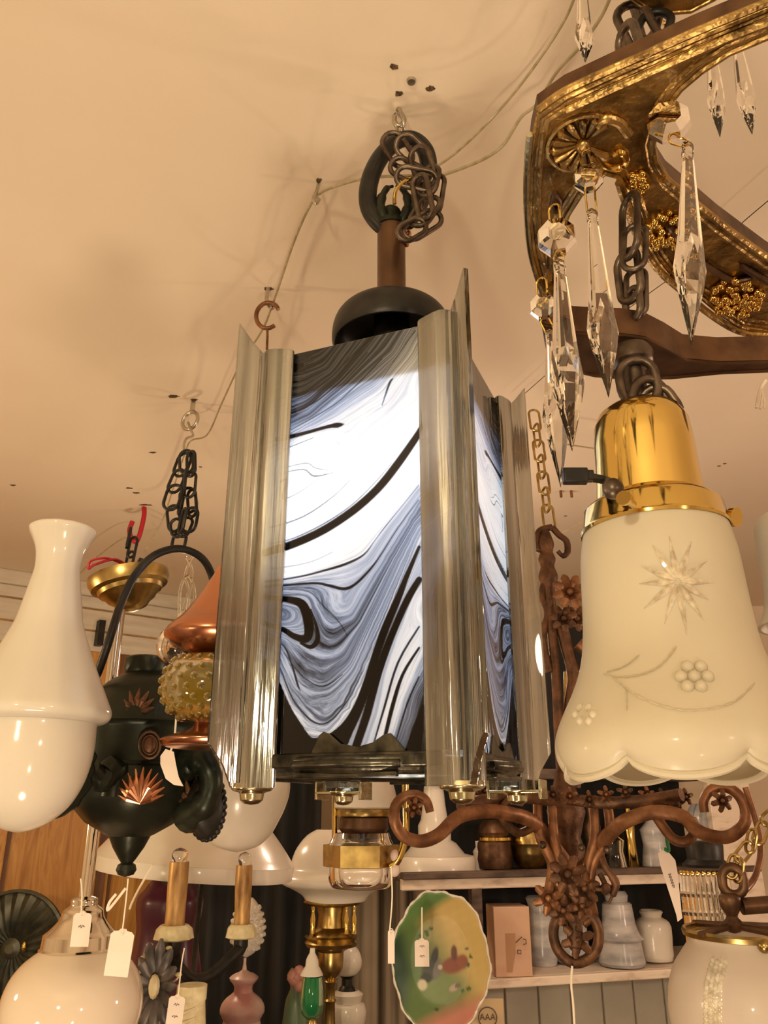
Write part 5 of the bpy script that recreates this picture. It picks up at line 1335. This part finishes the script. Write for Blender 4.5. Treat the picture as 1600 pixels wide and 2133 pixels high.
# ================================================================ setting
def slab(name,v0,v1,m):
    c=[(a+b)/2 for a,b in zip(v0,v1)]; v,f=box(c,v1[0]-v0[0],v1[1]-v0[1],v1[2]-v0[2]); return struct(mk(name,v,f,M[m],None,False))
ZC=EZ+CEIL
ce=slab('ceiling',(-2.7,-2.6,ZC),(2.6,4.3,ZC+.1),'ceiling')
slab('floor',(-2.7,-2.6,-.1),(2.6,4.3,0),'floor')
slab('wall_right',(2.5,-2.6,0),(2.6,4.3,ZC),'wall')
slab('wall_front',(-2.7,-2.6,0),(2.6,-2.5,ZC),'wall')
slab('wall_back',(-.75,3.5,0),(2.5,3.6,ZC),'ceiling')
slab('wall_west',(-2.7,-2.5,0),(-2.6,2.2,ZC),'wall')
A0=Vector((-2.65,2.035,0)); B0=Vector((-.70,3.5,0)); dv=(B0-A0).normalized(); nn=Vector((-dv.y,dv.x,0)); ang=math.atan2(dv.y,dv.x); LW=(B0-A0).length
def wb(e0,e1,n0,n1,z0,z1):
    c=A0+dv*((e0+e1)/2)+nn*((n0+n1)/2); return box((c.x,c.y,(z0+z1)/2),e1-e0,n1-n0,z1-z0,ang)
v,f=wb(0,LW,0,.08,0,ZC); struct(mk('wall_left',v,f,M['wood'],None,False))
zf=EZ+.585
for i,(z0,z1,n0) in enumerate(((zf,zf+.078,-.010),(zf+.084,zf+.165,-.012),(zf+.17,zf+.215,-.020),(zf+.215,ZC,-.035))):
    v,f=wb(0,LW,n0,0,z0,z1); o=struct(mk('trim_%d'%(i+1),v,f,M['board'],None,False)); bevel(o,.004)
def we(x,y=1850):
    # distance along the wood wall for a photo column
    d=(P(x,y,3)-cam0); d.z=0
    # solve cam + t d = A0 + e dv
    det=d.x*(-dv.y)-d.y*(-dv.x); t=(A0.x*(-dv.y)-A0.y*(-dv.x))/det
    p=d*t; return (p-A0).dot(dv)
for i,(x0,x1,m) in enumerate(((196,214,'browntrim'),(-2,6,'browntrim'),(222,227,'browntrim'),(385,400,'browntrim'))):
    v,f=wb(we(x0),we(x1),-.012,0,0,zf); o=struct(mk('trim_%d'%(i+5),v,f,M[m],None,False))
v,f=wb(we(203,1310)-.01,we(203,1310)+.015,-.05,-.01,zf+.02,zf+.12); tag(mk('wall_bracket',v,f,M['black'],None,False),'small black bracket on white boards between brass canopy and milk chimney','bracket')
slab('trim_9',(-.75,1.5,EZ-.50),(.2,2.09,EZ-.4602),'darkwood')  # unseen counter, added below the view so the lamps have support
# dark hanging behind the lower centre
v=[];f=[]; cA=P(392,1800,2.95); cB=P(668,1800,2.85)
for i in range(61):
    t=i/60; p=cA.lerp(cB,t); w=.03*math.sin(t*24)
    for z in (.25,EZ+.42): v.append(Vector((p.x,p.y+w,z)))
for i in range(60): f.append((2*i,2*i+2,2*i+3,2*i+1))
o=mk('dark_curtain',v,f,M['dark']); md=o.modifiers.new('t','SOLIDIFY'); md.thickness=.004; tag(o,'plain dark curtain behind the candle fixture and white shades','curtain')
# marks in the ceiling plaster
def hole(x,y,rx_,ry_,m='hole'):
    c=PZ(x,y,CEIL-.0008); s=T(y,c.y)/F; v=[c];f=[]; n_=14
    for k in range(n_):
        a=k/n_*6.283; w=random.uniform(.7,1.3); v.append(c+Vector((math.cos(a)*rx_*s*w,math.sin(a)*ry_*s*w*1.3,0)))
    for k in range(n_): f.append((0,1+k,1+(k+1)%n_))
    v=v+[p+Vector((0,0,.0006)) for p in v]; n0=n_+1; f=f+[tuple(i+n0 for i in q[::-1]) for q in f]+[(1+k,1+(k+1)%n_,n0+1+(k+1)%n_,n0+1+k) for k in range(n_)]
    o=mk('plaster_hole',v,f,M[m],ce,False); return o
for h in ((822,140,8,6),(897,185,9,5),(831,196,8,5),(360,826,12,4),(404,833,7,4),(27,1011,6,3),(318,943,7,3),(270,1017,7,3),(283,1027,7,3),(418,973,3,2),(302,1052,14,3),(1498,971,4,2),(1510,966,4,2),(664,376,6,4),(560,602,9,4),(1178,1075,3,2)): hole(*h)
c=PZ(857,170,CEIL-.002); mk('ceiling_screw',*lathe(c.x,c.y,[(c.z-.002,0),(c.z-.0015,.005),(c.z+.002,.0062),(c.z+.003,0)],20),M['zinc'],ce)
for h in ((1168,1022),(1190,1022)): 
    tp_=PZ(h[0],h[1],CEIL); mk('ceiling_nail',*tube([tp_,tp_+Vector((0,0,-.02))],.004,8),M['copperrust'],ce)
# ================================================================ shop lamps and dim warm ambient fill
def light(kind,loc,energy,col,size,rot=None,name='shop_light',shape=None):
    d=bpy.data.lights.new(name,kind); d.energy=energy; d.color=col
    if kind=='AREA': d.size=size
    else: d.shadow_soft_size=size
    o=bpy.data.objects.new(name,d); C.objects.link(o); o.location=(loc[0],loc[1],EZ+loc[2])
    if rot: o.rotation_euler=rot
    return o
W=(1,.74,.44); W2=(1,.70,.47)
for loc,e,col,sz in LIGHTS: light('POINT',loc,e,col,sz)
w=bpy.data.worlds.new('shop_air'); bpy.context.scene.world=w; w.use_nodes=True
w.node_tree.nodes['Background'].inputs[0].default_value=(1,.75,.52,1); w.node_tree.nodes['Background'].inputs[1].default_value=.1
cam=bpy.data.cameras.new('camera'); co=bpy.data.objects.new('camera',cam); C.objects.link(co)
co.location=(0,0,EZ); co.rotation_euler=(math.pi/2+PITCH,0,0)
cam.sensor_fit='VERTICAL'; cam.sensor_height=36; cam.lens=F/2133*36; cam.clip_start=.02
sc=bpy.context.scene; sc.camera=co
sc.view_settings.view_transform='Standard'; sc.view_settings.look='None'; sc.view_settings.gamma=1; sc.view_settings.exposure=EXPO
sc.view_settings.use_curve_mapping=False
sc.cycles.use_denoising=True; sc.cycles.use_adaptive_sampling=True; sc.cycles.adaptive_threshold=.05; sc.cycles.max_bounces=12; sc.cycles.transmission_bounces=9; sc.cycles.transparent_max_bounces=8; sc.cycles.glossy_bounces=6; sc.cycles.diffuse_bounces=4
sc.cycles.sample_clamp_indirect=6; sc.cycles.caustics_refractive=True
try: sc.cycles.denoiser='OPENIMAGEDENOISE'
except Exception: pass
